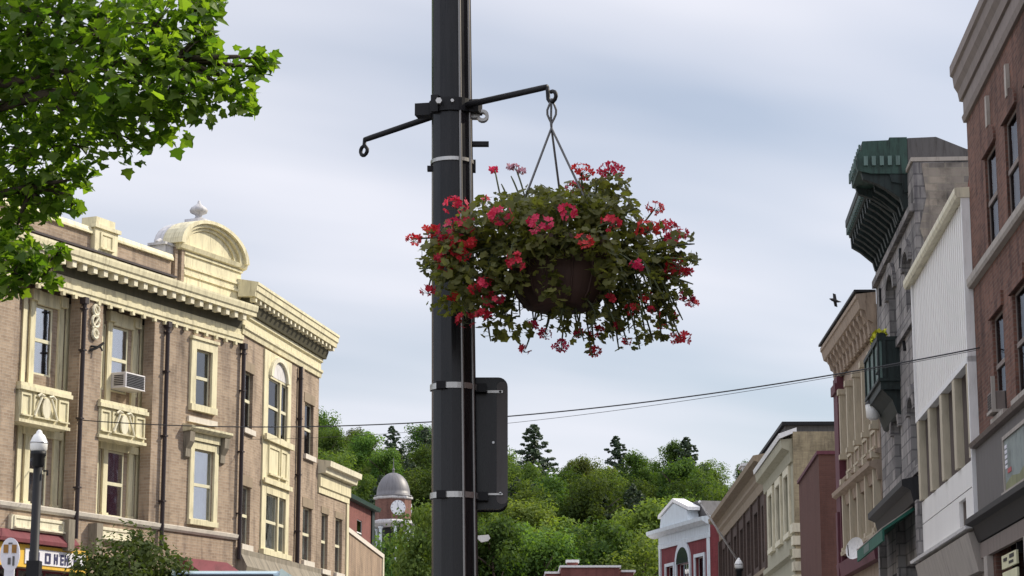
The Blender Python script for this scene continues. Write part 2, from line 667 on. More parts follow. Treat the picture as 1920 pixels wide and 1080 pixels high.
def bay(b, L, Rr, pilL, pilR, side_r, up, low, cur_up, cur_low):
    """recessed two-storey bay: tall sash between cream pilasters with narrow side lights"""
    F = b.F
    gs0, gs1 = L, Rr
    wid = pilR[1] - pilR[0]
    lp0, lp1 = gs0 - wid, gs0
    sl1 = side_r
    sl0 = lp0 - (side_r - pilR[1])
    holes_keep = b.holes
    b.holes = []
    for (z0, z1), cur in ((up, cur_up), (low, cur_low)):
        b.win(gs0, gs1, z0, z1, RB, curtain=cur[0] if cur else None, cfrac=cur[1] if cur else (0, 1, 0, 1), rec=.01)
        b.win(pilR[1], sl1, z0, z1, RB, pane='glass_dim', rail=False, rec=.03)
        b.win(sl0, lp0, z0, z1, RB, pane='glass_dim', rail=False, rec=.03)
    hs = b.holes
    b.holes = holes_keep
    return hs, (sl0, lp0, lp1, pilR[0], pilR[1], sl1)


UP, LOW = (10.45, 12.25), (7.08, 8.85)
hA, gA = bay(LB, F.s(62, 640, RB), F.s(97, 640, RB), None, (F.s(106, 640, RB), F.s(115, 640, RB)), F.s(121, 640, RB), UP, LOW,
             ('curtain', (0, .62, 0, 1)), ('curtain_pink', (.0, .55, .0, .75)))
hB, gB = bay(LB, F.s(207, 650, RB), F.s(240, 650, RB), None, (F.s(246, 650, RB), F.s(254, 650, RB)), F.s(262, 650, RB), UP, LOW,
             ('curtain', (.0, .75, 0, 1)), ('curtain', (0.15, .8, .35, 1)))
Z0 = LB.gz - .6
for (b0, b1), hs in ((BAY_A, hA), (BAY_B, hB)):
    LB.wall(b0 - .05, b1 + .05, 6.9, 12.75, RB, .3, hs)
# wall C windows
C_UP = (F.s(364, 710), F.s(394, 710), 10.5, 12.1)
C_LO = (F.s(360, 900), F.s(398, 900), 7.25, 9.25)
LB.holes = []
LB.win(*C_UP, rec=.05, pane='glass_dim', curtain='curtain', cfrac=(0, .35, .5, 1))
LB.win(*C_LO, rec=.04, curtain='curtain', cfrac=(.0, .9, 0, 1))
LB.wall(BAY_B[1], END, 6.9, 12.75)
LB.holes = []
LB.wall(BAY_A[1], BAY_B[0], 6.9, 12.75)
# more of the block beyond the left edge of the picture
hs = []
for k in range(2):
    LB.holes = []
    LB.win(-6.6 - 3.2 * k, -5.5 - 3.2 * k, 7.25, 9.25, pane='glass_dim')
    LB.win(-6.6 - 3.2 * k, -5.5 - 3.2 * k, 10.45, 12.2, pane='glass_dim')
    hs += LB.holes
LB.wall(-12, BAY_A[0], 6.9, 12.75, 0, .35, hs)
LB.wall(-12, END, 12.75, 13.86, holes=[])
# storefront storey
hs = []
LB.holes = []
for a, c in ((-11.4, -8.6), (-8.2, -5.3), (-4.7, -1.4), (-.6, 2.0), (2.6, 5.9)):
    LB.win(a, c, LB.gz + .6, LB.gz + 3.4, rail=False, mull=2, rec=.2, sash='maroon', pane='glass_dim')
hs = LB.holes
LB.wall(-12, END, Z0, 6.9, 0, .35, hs)
LB.shell(-12, END + 1.5, 11, Z0, 13.86, True, False, True)
LB.roof(-12, END + .5, 11, 13.84)
# parapet
pm = MB().box(F, -12, 2.5, -.38, -.06, 13.87, 14.42)
LB.part('parapet', 'tan_brick', pm)
cp = MB().prism(F, [(-.45, 14.42), (.03, 14.42), (.03, 14.48), (-.02, 14.60), (-.45, 14.60)], -12, 2.5)
LB.part('coping', 'cream', cp)
pb = MB()
for c in (-.75, -6.6):
    pb.box(F, c - .55, c + .48, -.5, .08, 13.87, 14.72)
    pb.box(F, c - .62, c + .55, -.56, .14, 14.60, 14.70)
    pb.box(F, c - .46, c + .39, -.44, .04, 14.72, 14.92)
    framed(pb, F, c - .25, c + .2, 14.1, 14.45, .08, .11, .07)
LB.part('parapet_block', 'cream', pb)
# entablature: architrave with capitals, frieze, dentils, cornice
ar = MB().prism(F, [(-.02, 12.62), (.06, 12.62), (.06, 12.72), (.10, 12.74), (.10, 12.86), (-.02, 12.86)], -12, END + .02)
ar.prism(F, [(-.02, 12.86), (.03, 12.86), (.03, 13.395), (-.02, 13.395)], -12, END + .02)
k = -12
while k < END - .1:
    ar.box(F, k, k + .11, .03, .12, 12.52, 12.62)
    k += .52
LB.part('frieze', 'cream', ar)
dn = MB()
k = -11.9
while k < END - .2:
    dn.box(F, k, k + .17, .24, .43, 13.23, 13.395)
    k += .46
LB.part('dentil', 'cream_white', dn)
LB.part('dentil_shade', 'shade_olive', MB().box(F, -12, END + .05, .031, .045, 13.06, 13.394))  # thin dark sheet, cornice shadow painted in behind the dentils
LB.part('gutter_line', 'pipe', MB().box(F, -12, 2.5, -.055, .16, 13.905, 13.96))
co = MB().prism(F, [(-.02, 13.40), (.48, 13.40), (.48, 13.50), (.52, 13.54), (.54, 13.66), (.54, 13.72), (-.02, 13.88)], -12, END + .08)
LB.part('cornice', 'cream', co)
# recessed-bay dressing
pl = MB()
for g, bb in ((gA, BAY_A), (gB, BAY_B)):
    for a, c in ((g[1], g[2]), (g[3], g[4])):
        pl.box(F, a, c, RB + .003, RB + .06, 6.98, 12.34)
        pl.box(F, a - .05, c + .05, RB + .003, RB + .16, 12.34, 12.62)
        pl.box(F, a - .04, c + .04, RB + .003, RB + .10, 6.98, 7.16)
    for a, c in ((g[0] - .16, g[0]), (g[5], g[5] + .16)):
        pl.box(F, a, c, RB + .003, RB + .05, 6.98, 12.5)
    pl.box(F, g[2], g[3], RB + .003, RB + .10, 12.27, 12.62)
    pl.box(F, g[0], g[5], RB + .003, RB + .09, 8.86, 9.05)
LB.part('pilaster', 'cream', pl)


def spandrel(name, s0, s1, z0, z1):
    a = MB()
    a.box(F, s0, s1, RB, .03, z0, z1)
    a.box(F, s0 - .06, s1 + .06, RB, .12, z1, z1 + .1)
    a.box(F, s0 - .03, s1 + .03, RB, .08, z1 + .1, z1 + .19)
    a.box(F, s0 - .04, s1 + .04, RB, .08, z0 - .08, z0)
    w = s1 - s0
    for (a0, a1) in ((s0 + .04, s0 + w * .22), (s1 - w * .22, s1 - .04), (s0 + w * .27, s1 - w * .27)):
        framed(a, F, a0 + .05, a1 - .05, z0 + .12, z1 - .12, .03, .07, .05)
    o = LB.part(name, 'cream', a)
    c = MB()
    m = (s0 + s1) / 2
    zc = (z0 + z1) / 2
    oval = [(m + .17 * cos(t * pi / 8), zc + .27 * sin(t * pi / 8)) for t in range(16)]
    c.plate(F, oval, .072, .12)
    for sg in (-1, 1):
        pts = [F.pt(m + sg * (.20 + .14 * (1 - cos(t))), .10, zc + .26 * cos(t * 1.0)) for t in [i * .4 for i in range(8)]]
        c.tube(pts, .035, 6)
        c.tube([F.pt(m + sg * .1, .1, zc + .3), F.pt(m + sg * .25, .1, zc + .34), F.pt(m + sg * .36, .1, zc + .27)], .035, 6)
    c.build('cartouche', M['cream_white'], o)
    return o


spandrel('spandrel_panel', F.s(34, 760), F.s(127, 760), 9.12, 9.86)
spandrel('spandrel_panel', F.s(184, 790), F.s(270, 790), 9.12, 9.86)
# corner strip, downspouts, ledge
pipes = [F.s(149, 700) - .02, F.s(307, 700), END + .03]
for i, s in enumerate(pipes):
    a = MB().tube([F.pt(s, .10, 6.3), F.pt(s, .10, 12.6)], .06, 8)
    for z in (7.6, 9.4, 11.2, 12.3):
        a.box(F, s - .075, s + .075, .0, .168, z, z + .04)
    a.box(F, s - .085, s + .085, .0, .18, 12.45, 12.62)
    LB.part('downspout', 'pipe', a)
lg = MB()
lg.prism(F, [(-.02, 6.84), (.05, 6.84), (.10, 6.90), (.12, 6.99), (-.02, 7.03)], -12, END + .05)
for g, bb in ((gA, BAY_A), (gB, BAY_B)):
    lg.box(F, bb[0], bb[1], RB, -.02, 6.9, 7.0)
LB.part('ledge', 'stone_sill', lg)
lp = MB()
for a, c in ((-11, -8), (-7.2, -5.4), (F.s(15, 985), F.s(118, 985)), (F.s(176, 1000), F.s(248, 1000))):
    lp.box(F, a, c, 0, .10, 6.34, 6.70)
    framed(lp, F, a + .15, c - .15, 6.42, 6.62, .10, .13, .06)
LB.part('fascia_panel', 'cream_white', lp)
aw = MB().prism(F, [(-.0, 6.33), (.06, 6.34), (.26, 6.12), (.26, 6.03), (.0, 6.03)], -12, F.s(152, 1015, .3))
LB.part('canopy', 'maroon', aw)
cb = MB()
for s in (F.s(118, 985), F.s(170, 1010)):
    cb.box(F, s - .12, s + .14, 0, .28, 5.95, 6.75)
LB.part('console', 'ledge', cb)
wa = MB()
a0, a1 = F.s(352, 1050, .4), F.s(440, 1050, .4)
wa.prism(F, [(0, 6.15), (.15, 6.15), (.8, 5.75), (.8, 5.35), (0, 5.35)], a0, a1)
LB.part('awning', 'maroon', wa)
# wall C surrounds
cs = MB()
framed(cs, F, C_UP[0], C_UP[1], C_UP[2], C_UP[3], 0.002, .07, .26)
cs.box(F, C_UP[0] - .30, C_UP[1] + .30, .003, .12, C_UP[3] + .26, C_UP[3] + .34)
LB.part('window_surround', 'cream', cs)
ss = MB().box(F, C_UP[0] - .3, C_UP[1] + .35, .003, .07, 9.98, 10.14)
LB.part('sill_band', 'stone_sill', ss)
cs = MB()
framed(cs, F, C_LO[0], C_LO[1], C_LO[2], C_LO[3], 0.002, .07, .2)
cs.box(F, C_LO[0] - .2, C_LO[1] + .2, .07, .12, 9.47, 9.68)
cs.prism(F, [(0, 9.68), (.24, 9.70), (.32, 9.78), (.32, 9.84), (0, 9.90)], C_LO[0] - .55, C_LO[1] + .55)
LB.part('window_hood', 'cream', cs)
cn = MB()
for s in (C_LO[0] - .38, C_LO[1] + .38):
    cn.prism(F, [(0, 9.68), (.24, 9.68), (.22, 9.4), (.10, 9.2), (.09, 8.98), (0, 8.92)], s - .12, s + .12)
LB.part('hood_bracket', 'ledge', cn)
# scroll ornament and iron bracket on the pier
so = MB()
c0 = F.s(176, 600)
for i, (z, r) in enumerate(((12.38, .13), (12.08, .16), (11.74, .12))):
    pts = [F.pt(c0 + r * cos(t), .06, z + r * sin(t)) for t in [j * .5 for j in range(13)]]
    so.tube(pts, .045, 6)
so.tube([F.pt(c0 - .1, .06, 12.5), F.pt(c0 + .12, .06, 12.2), F.pt(c0 - .12, .06, 11.9), F.pt(c0 + .06, .06, 11.6)], .04, 6)
LB.part('scroll_ornament', 'cream_white', so)
ib = MB().tube([F.pt(c0 - .16, .02, 11.28), F.pt(c0, .12, 11.36), F.pt(c0 + .2, .2, 11.52)], .035, 6)
ib.tube([F.pt(c0 - .1, .02, 11.4), F.pt(c0 + .12, .16, 11.40), F.pt(c0 + .16, .2, 11.3)], .03, 6)
LB.part('iron_bracket', 'iron', ib)

# pediment over wall C
PS0, PS1 = 2.62, 6.05
pc = (PS0 + PS1) / 2
pd = MB()
pd.box(F, PS0 + .38, PS1, -.9, .02, 13.9, 14.86)
for z in (14.12, 14.34, 14.72):
    pd.box(F, PS0 + .38, PS1 + .02, -.1, .07, z, z + .07)
pd.prism(F, [(-.9, 14.86), (.02, 14.80), (.14, 14.84), (.18, 14.96), (-.9, 14.96)], PS0 + .05, PS1 + .12)
HW, RISE = 1.80, .92


def arch(r, k=18, base=14.96):
    return [(pc + HW * r * cos(pi * i / k), base + RISE * r * sin(pi * i / k)) for i in range(k + 1)]


pd.plate(F, arch(.72), -.4, .0)
pe = LB.part('pediment', 'cream', pd)
for r0, r1, o1 in ((.70, .80, .06), (.80, .90, .16), (.90, 1.0, .26)):
    a = MB()
    A, B_ = arch(r0), arch(r1)
    for i in range(len(A) - 1):
        n = len(a.v)
        for o in (-.4, o1):
            for s, z in (A[i], A[i + 1], B_[i + 1], B_[i]):
                a.v.append(F.pt(s, o, z))
        for q in ((0, 1, 2, 3), (7, 6, 5, 4), (0, 1, 5, 4), (2, 3, 7, 6)) + (((3, 0, 4, 7),) if i == 0 else ()) + (((1, 2, 6, 5),) if i == len(A) - 2 else ()):
            a.f.append(tuple(n + t for t in q))
    a.build('arch_moulding', M['cream'], pe)
# vaulted back, left shoulder block and finial in weathered white
a = MB()
A = arch(.985)
for i in range(len(A) - 1):
    (sa, za), (sb, zb) = A[i], A[i + 1]
    a.quad(F.pt(sa, -.4, za), F.pt(sb, -.4, zb), F.pt(sb, -.7, zb), F.pt(sa, -.7, za))
a.plate(F, A, -.72, -.70)
a.box(F, pc - HW * .98, pc + HW * .98, -1.15, -.92, 13.9, 14.955)
a.build('vault_roof', M['grey_white'], pe)
a = MB()
a.box(F, PS0 - .38, PS0 + .1, -.62, -.1, 14.62, 14.86)
a.box(F, PS0 - .44, PS0 + .05, -.66, -.06, 14.86, 14.93)
a.tube([F.pt(PS0 - .05, -.35, 14.93), F.pt(PS0 - .3, -.35, 15.02), F.pt(PS0 - .42, -.35, 14.95), F.pt(PS0 - .36, -.35, 14.86)], .06, 6)
a.build('shoulder_block', M['grey_white'], pe)
a = MB()
fo = -.32
a.box(F, pc - .30 - .1, pc + .25 - .1, fo - .3, fo + .3, 15.8, 15.98)
fc = F.pt(pc - .12, fo, 0)
a.lathe(fc, [(.16, 15.95), (.13, 16.02), (.09, 16.10), (.11, 16.14), (.24, 16.20), (.27, 16.27), (.22, 16.35), (.12, 16.42), (.05, 16.48), (.035, 16.55), (.01, 16.58)], 14)
a.build('finial', M['grey_white'], pe, True)
a = MB()
for s, w in ((PS0 + .02, .15), (PS0 + .22, .14)):
    a.box(F, s, s + w, -.3, .06 if w < .15 else -.02, 13.9, 14.86)
split_build(a, F, 'pediment_pier', M['tan_brick'], pe)

# ------------------------------------------------------------------- second front of the same block, bent away
cpt = F1.pt(END, 0, 0)
F2 = Frame(cpt, atan((1740 - 960) / FPX * CT), 1)
F = F2
LB.F = F2
LB.holes = []
W1, W3 = (.42, 1.30), (6.95, 8.0)
for (a, b) in (W1, W3):
    LB.win(a, b, 10.2, 11.9, sill='stone_sill', rec=.10, pane='glass_dim', curtain='curtain' if a > 5 else None, cfrac=(0, .5, 0, 1))
    LB.win(a, b, 6.78, 8.5, sill='stone_sill', rec=.10, curtain='curtain', cfrac=(.1, .8, 0, 1))
BW0, BW1 = 2.3, 5.2
bm = BW0 + 1.75
for z0, z1, pn in ((10.32, 12.05, 'glass_dim'), (6.82, 8.5, 'glass')):
    LB.win(BW0 + .45, bm - .06, z0, z1, -.0, rec=.02, pane=pn, curtain='curtain' if z0 < 8 else None, cfrac=(0, .6, .1, 1))
    LB.win(bm + .06, BW1 - .35, z0, z1, -.0, rec=.02, pane=pn)
LB.wall(0, 8.6, 6.3, 13.0)
LB.holes = []
for a, c in ((.5, 3.4), (3.9, 6.2), (6.7, 8.3)):
    LB.win(a, c, LB.gz + .6, LB.gz + 3.3, rail=False, mull=1, rec=.2, pane='glass_dim')
LB.wall(0, 8.6, Z0, 6.3)
LB.wall(0, 8.6, 13.0, 14.45, holes=[])
LB.shell(-.0, 8.6, 11, Z0, 14.45, False, True, True)
LB.wallm.box(F, -.0, .3, -11, -.35, 13.5, 14.45)
LB.roof(0, 8.6, 11, 14.40)
bp = MB()
bp.box(F, BW0, BW0 + .45, .002, .05, 6.75, 12.86)
bp.box(F, BW1 - .35, BW1, .002, .05, 6.75, 12.86)
bp.box(F, bm - .06, bm + .06, .002, .05, 6.78, 8.5)
bp.box(F, bm - .06, bm + .06, .002, .05, 10.32, 12.05)
bp.box(F, BW0 + .45, BW1 - .35, .002, .06, 8.5, 10.30)
bp.box(F, BW0 - .05, BW1 + .05, .10, .18, 10.08, 10.26)
bp.box(F, BW0 - .03, BW1 + .03, .10, .15, 8.78, 8.92)
for a, c in ((BW0 + .5, bm - .05), (bm + .05, BW1 - .4)):
    framed(bp, F, a + .1, c - .1, 9.12, 9.9, .06, .095, .08)
bp.box(F, BW0 - .05, BW1 + .05, .002, .16, 6.62, 6.78)
zc, rr = 12.12, .52
bp.box(F, BW0 + .45, BW1 - .35, .002, .05, 12.05, 12.86)
LB.part('bay_frame', 'cream', bp)
a = MB()
k = 14
ac = (BW0 + BW1) / 2
for i in range(k):
    t0, t1 = pi * i / k, pi * (i + 1) / k
    n = len(a.v)
    for o in (.05, .15):
        for r, t in ((.62, t0), (.62, t1), (.78, t1), (.78, t0)):
            a.v.append(F.pt(ac + r * 1.3 * cos(t), o, 12.10 + r * .9 * sin(t)))
    for q in ((3, 2, 1, 0), (4, 5, 6, 7), (0, 1, 5, 4), (2, 3, 7, 6), (0, 4, 7, 3), (1, 2, 6, 5)):
        a.f.append(tuple(n + x for x in q))
LB.part('fan_arch', 'cream_white', a)
a = MB()
a.plate(F, [(ac + .8 * cos(pi * i / k), 12.12 + .55 * sin(pi * i / k)) for i in range(k + 1)], .052, .062)
LB.part('fan_panel', 'curtain', a)
fr2 = MB()
fr2.prism(F, [(-.02, 12.93), (.06, 12.93), (.08, 13.06), (.13, 13.10), (.13, 13.18), (.05, 13.2), (.05, 13.42), (.12, 13.46), (.12, 13.56), (-.02, 13.56)], -.02, 8.64)
LB.part('frieze', 'cream', fr2)
mu = MB()
k = -.1
while k < 8.7:
    mu.box(F, k, k + .15, .282, .46, 13.85, 13.975)
    k += .46
LB.part('modillion', 'cream_white', mu)
LB.part('modillion_shade_bed', 'shade_olive', MB().prism(F, [(-.02, 13.57), (.20, 13.57), (.28, 13.80), (.28, 13.975), (-.02, 13.975)], -.1, 8.72))  # bed coloured dark to deepen the shade under the cornice
c2 = MB().prism(F, [(-.02, 13.98), (.50, 13.98), (.52, 14.12), (.56, 14.15), (.57, 14.30), (.60, 14.32), (.60, 14.40), (-.05, 14.52)], -.32, 8.92)
LB.part('cornice', 'cream', c2)
for s in (.02 + 6.05,):
    a = MB().tube([F.pt(s, .10, 6.4), F.pt(s, .10, 12.9)], .065, 8)
    for z in (7.6, 9.4, 11.2, 12.5):
        a.box(F, s - .08, s + .08, 0, .172, z, z + .04)
    LB.part('downspout', 'pipe', a)
a = MB().box(F, 6.2, 6.5, .0, .10, 6.62, 12.9)
LB.part('brick_pilaster', 'tan_brick', a)
bl = MB()
bl.prism(F, [(-.02, 5.9), (.30, 5.9), (.34, 6.1), (.16, 6.45), (.16, 6.6), (-.02, 6.66)], 0.05, 8.65)
LB.part('base_ledge', 'ledge', bl)
lint = MB()
for a, b in (W1, W3):
    for z in (11.9, 8.5):
        lint.box(F, a - .12, b + .12, .0, .025, z, z + .30)
LB.part('lintel', 'mans_trim', lint)
LB.done('tan_brick')

# air conditioner in a window of bay B
F = F1
s0, s1 = F.s(207, 725, .1), F.s(255, 725, .25)
s0 = gB[2] + .02
s1 = gB[3] - .02
r = empty('air_conditioner', F.pt((s0 + s1) / 2, -.3, 10.5), 'boxy pale window air conditioner sticking out above a cream spandrel panel', 'air conditioner')
MB().box(F, s0, s1, -.62, .02, 10.53, 10.96).build('case', M['ac'], r, bevel=.02)
g = MB()
for i in range(8):
    g.box(F, s0 + .06, s1 - .06, .021, .035, 10.575 + i * .045, 10.60 + i * .045)
g.build('grille', M['dark'], r)
g = MB()
for i in range(6):
    g.box(F, s0 - .012, s0 - .001, -.35, -.05, 10.60 + i * .05, 10.625 + i * .05)
g.build('side_vent', M['dark'], r)

# =================================================================== low wing next to the block
F = F2
WG = Build('brick_wing', F, 10.5, 'two storey tan brick wing with cream cornice beside the taller brick block')
WG.holes = []
for a, b in ((9.2, 10.0), (10.95, 11.85)):
    WG.win(a, b, 6.65, 8.5, sill='stone_sill', rec=.10, curtain='curtain', cfrac=(0, .4, 0, 1))
    MB().box(F, a - .1, b + .1, .0, .02, 8.5, 8.72).build('lintel', M['mans_trim'], WG.root)
WG.wall(8.62, 12.55, 5.6, 9.1)
WG.holes = []
WG.win(9.2, 12.0, WG.gz + .5, WG.gz + 3.0, rail=False, mull=2, pane='glass_dim')
WG.wall(8.62, 12.55, WG.gz - .6, 5.6)
WG.wall(8.62, 12.55, 9.1, 10.1, holes=[])
WG.shell(8.62, 12.55, 9, WG.gz - .6, 10.1, False, True, True)
WG.roof(8.62, 12.55, 9, 10.05)
WG.part('frieze', 'cream', MB().prism(F, [(-.02, 9.12), (.05, 9.12), (.05, 9.3), (.10, 9.34), (.10, 9.72), (-.02, 9.72)], 8.66, 12.6))
WG.part('cornice', 'cream_white', MB().prism(F, [(-.02, 9.74), (.26, 9.78), (.29, 9.95), (.42, 9.98), (.44, 10.16), (-.02, 10.22)], 8.66, 12.8))
WG.part('corner_strip', 'cream', MB().box(F, 12.3, 12.58, .0, .05, WG.gz, 9.1))
WG.done('tan_brick')

# low tan brick building beyond the wing, top edge falling away
F3 = plane_at(650, 84, 1133, 1, 1000)
zt = F3.z(655, 1000)
s_end = F3.s(718, 1060)
TB = Build('low_brick_building', F3, s_end / 2, 'plain low tan brick building with a cream corner, standing below the clock tower')
TB.wall(-4, s_end, TB.gz - 1, zt, holes=[])
TB.shell(-4, s_end, 8, TB.gz - 1, zt)
TB.roof(-4, s_end, 8, zt - .05)
TB.part('coping', 'stone_sill', MB().box(F3, -4, s_end + .05, -.4, .06, zt, zt + .18))
TB.part('corner_strip', 'cream_white', MB().box(F3, s_end - .5, s_end + .02, 0, .06, TB.gz - 1, zt - .01))
TB.done('pink_brick')

# =================================================================== clock tower
Yt = 215
u = Yt / FPX
tc = at(737, 960, Yt)
gz = ground_z(tc.x, tc.y)
CTW = empty('clock_tower', (tc.x, tc.y, gz), 'brick clock tower with grey dome, white clock face and open columned stage', 'clock tower')
cz = lambda py: at(737, py, Yt).z
ctr = Vector((tc.x, tc.y, 0))
zd, zdr, zb = cz(930), cz(970), cz(988)
# dome
pr = [(1.86, zd - .12), (1.86, zd + .02), (1.66, zd + .05)]
for i in range(9):
    t = pi / 2 * i / 8
    pr.append((1.64 * cos(t) + .02, zd + .05 + 2.25 * sin(t)))
dm = MB().lathe(ctr, pr, 24)
dm.build('dome', M['dome'], CTW, True)
MB().lathe(ctr, [(.10, zd + 2.2), (.10, zd + 2.5), (.16, zd + 2.6), (.05, zd + 2.75), (.03, zd + 3.7), (.01, zd + 3.75)], 8).build('spire', M['dome'], CTW)
MB().lathe(ctr, [(1.7, zd - .42), (1.95, zd - .30), (1.95, zd - .12), (1.7, zd - .1)], 8).build('upper_cornice', M['grey_white'], CTW)
dr = MB()
oct_ = [(1.78 * cos(pi / 8 + pi / 4 * i + .349), 1.78 * sin(pi / 8 + pi / 4 * i + .349)) for i in range(8)]
n = len(dr.v)
for z in (zdr - .3, zd - .3):
    for x, y in oct_:
        dr.v.append(ctr + Vector((x, y, z)))
for i in range(8):
    j = (i + 1) % 8
    dr.f.append((i, j, 8 + j, 8 + i))
dr.f.append(tuple(range(8)))
dr.f.append(tuple(reversed(range(8, 16))))
dr.build('drum', M['brown_red'], CTW)
# clock faces on the two camera-side faces
for idx, ang in enumerate((radians(-70), radians(20))):
    nrm = Vector((cos(ang), sin(ang), 0))
    CF = Frame(ctr + nrm * 1.66, 0, 1)
    CF.n = nrm
    CF.d = Vector((-nrm.y, nrm.x, 0))
    zc = (zdr + zd) / 2 - .25
    circ = [(.74 * cos(2 * pi * i / 24), zc + .74 * sin(2 * pi * i / 24)) for i in range(24)]
    f_ = MB().plate(CF, circ, -.1, .06).build('clock_face', M['clock'], CTW)
    hd = MB()
    for i in range(12):
        t = pi / 6 * i
        hd.plate(CF, [(.60 * cos(t + .05), zc + .60 * sin(t + .05)), (.60 * cos(t - .05), zc + .60 * sin(t - .05)), (.69 * cos(t - .05), zc + .69 * sin(t - .05)), (.69 * cos(t + .05), zc + .69 * sin(t + .05))], .061, .075)
    for t, L in ((radians(100), .55), (radians(-35), .40)):
        d, e = (cos(t), sin(t)), (-sin(t), cos(t))
        hd.plate(CF, [(-.05 * d[0] + .03 * e[0], zc - .05 * d[1] + .03 * e[1]), (-.05 * d[0] - .03 * e[0], zc - .05 * d[1] - .03 * e[1]), (L * d[0], zc + L * d[1])], .078, .095)
    hd.build('clock_hand', M['ink'], f_)
MB().lathe(ctr, [(1.8, zb - .1), (2.35, zb + .25), (2.35, zb + .45), (2.1, zb + .55), (1.8, zdr - .3)], 8).build('lower_cornice', M['grey_white'], CTW)
for i in range(8):
    t = pi / 4 * i + .18
    p = ctr + Vector((1.95 * cos(t), 1.95 * sin(t), 0))
    MB().lathe(p, [(.24, zb - 4.4), (.24, zb - 4.2), (.17, zb - 4.1), (.15, zb - .35), (.24, zb - .2), (.24, zb - .1)], 10).build('column', M['blue_white'], CTW)
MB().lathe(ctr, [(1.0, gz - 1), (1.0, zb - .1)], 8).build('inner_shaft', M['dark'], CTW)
MB().lathe(ctr, [(2.5, gz - 1), (2.5, zb - 4.9), (2.7, zb - 4.7), (2.7, zb - 4.4), (1.2, zb - 4.35)], 8).build('base_stage', M['red_dark'], CTW)

Fh = plane_at(652, 170, 1500, 1, 960)
HB = Build('brick_hall', Fh, 6, 'red brick hall with grey green eaves beside the clock tower')
zt = Fh.z(670, 945)
e = Fh.s(700, 960)
HB.holes = []
HB.win(e * .35, e * .55, zt - 3.2, zt - 1.2, sash='white', pane='glass_dim')
HB.wall(-4, e, HB.gz - 1, zt)
HB.shell(-4, e, 9, HB.gz - 1, zt)
HB.roof(-4, e, 9, zt, 'slate')
HB.part('eaves', 'green_metal', MB().prism(Fh, [(-.3, zt), (.5, zt), (.6, zt + .3), (-.3, zt + .5)], -4.4, e + .4))
HB.part('corner_strip', 'dark_green', MB().box(Fh, e - 1.0, e + .05, 0, .12, HB.gz - 1, zt))
HB.done('red_dark')

# =================================================================== RIGHT SIDE: nearest, dark brown brick
R = plane_at(1680, 58, 1240, -1)
F = R
BB = Build('brown_brick_building', F, -22, 'tall dark brown brick building with grey cornice, mural panel and charcoal sign band')
BB.holes = []
for i, s in enumerate([-17.2 - 2.45 * k for k in range(9)]):
    cur = ('curtain_blue', (0, .95, 0, .85)) if i == 0 else (('curtain', (.3, .9, .4, 1)) if i % 3 == 1 else None)
    BB.win(s - 1.35, s, 10.42, 12.3, sash='grey_trim', pane='glass_dim', rec=.05, curtain=cur[0] if cur else None, cfrac=cur[1] if cur else (0, 1, 0, 1))
    BB.win(s - 1.35, s, 7.25, 9.15, sash='grey_trim', pane='glass_dim', rec=.06, curtain='curtain' if i % 2 else None, cfrac=(.5, 1, .3, 1))
BB.wall(-40, -15.05, 6.95, 14.75)
BB.holes = []
for k in range(5):
    BB.win(-20.4 - 4.7 * k, -16.4 - 4.7 * k, BB.gz + .5, 5.0, sash='dark', pane='glass_dim', rail=False, mull=1, rec=.3)
BB.wall(-40, -15.05, BB.gz - 2, 6.95)
BB.shell(-40, -15.05, 14, BB.gz - 2, 14.75)
BB.roof(-40, -15.05, 14, 14.6)
BB.part('cornice_frieze', 'grey_trim', MB().prism(F, [(-.02, 13.62), (.06, 13.62), (.09, 13.74), (.05, 13.76), (.05, 14.1), (-.02, 14.1)], -40, -15.02))
BB.part('cornice', 'grey_trim', MB().prism(F, [(-.02, 14.1), (.10, 14.12), (.13, 14.3), (.20, 14.42), (.22, 14.62), (.27, 14.66), (.27, 14.86), (-.1, 14.92)], -40, -14.85))
for s, z in ((-18.03, 13.0), (-20.4, 12.9), (-22.9, 12.95), (-25.3, 12.95)):
    a = MB().plate(F, [(s - .09, z - .3), (s + .09, z - .3), (s + .11, z), (s + .07, z + .3), (s - .07, z + .3), (s - .11, z)], 0, .07)
    BB.part('wall_anchor', 'limestone', a)
BB.part('sill_course', 'limestone', MB().prism(F, [(-.02, 10.16), (.10, 10.18), (.13, 10.24), (.13, 10.36), (-.02, 10.39)], -40, -15.03))
a = MB()
for k in range(9):
    s = -17.2 - 2.45 * k
    n = 10
    pts = [(s + .12, 12.3), (s - 1.47, 12.3)] + [(s - .675 - .795 * cos(pi * i / n), 12.36 + .38 * sin(pi * i / n)) for i in range(n + 1)]
    a.plate(F, pts, -.02, .05)
    a.box(F, s - 1.5, s + .15, -.02, .05, 9.15, 9.42)
BB.part('lintel', 'brown_brick', a)
a = MB()
for k in range(9):
    s = -17.2 - 2.45 * k
    a.box(F, s - 1.45, s + .1, -.02, .09, 7.08, 7.24)
BB.part('sill', 'limestone', a)
BB.part('sign_band', 'dark_panel', MB().box(F, -40, -15.1, .003, .10, 5.56, 6.93))
BB.part('band_moulding', 'grey_trim', MB().prism(F, [(.003, 6.93), (.2, 6.95), (.24, 7.02), (.003, 7.05)], -40, -15.06))
BB.part('shop_cornice', 'dark', MB().prism(F, [(-.02, 5.1), (.12, 5.1), (.22, 5.4), (.36, 5.44), (.36, 5.54), (-.02, 5.56)], -40, -15.06))
BB.part('shop_fascia', 'grey_trim', MB().box(F, -40, -15.1, .003, .09, 4.78, 5.08))
a = MB()
for k in range(6):
    a.box(F, -16.15 - 4.7 * k, -15.7 - 4.7 * k, .003, .12, BB.gz - 1, 4.77)
BB.part('shop_pilaster', 'limestone', a)
BB.done('brown_brick')

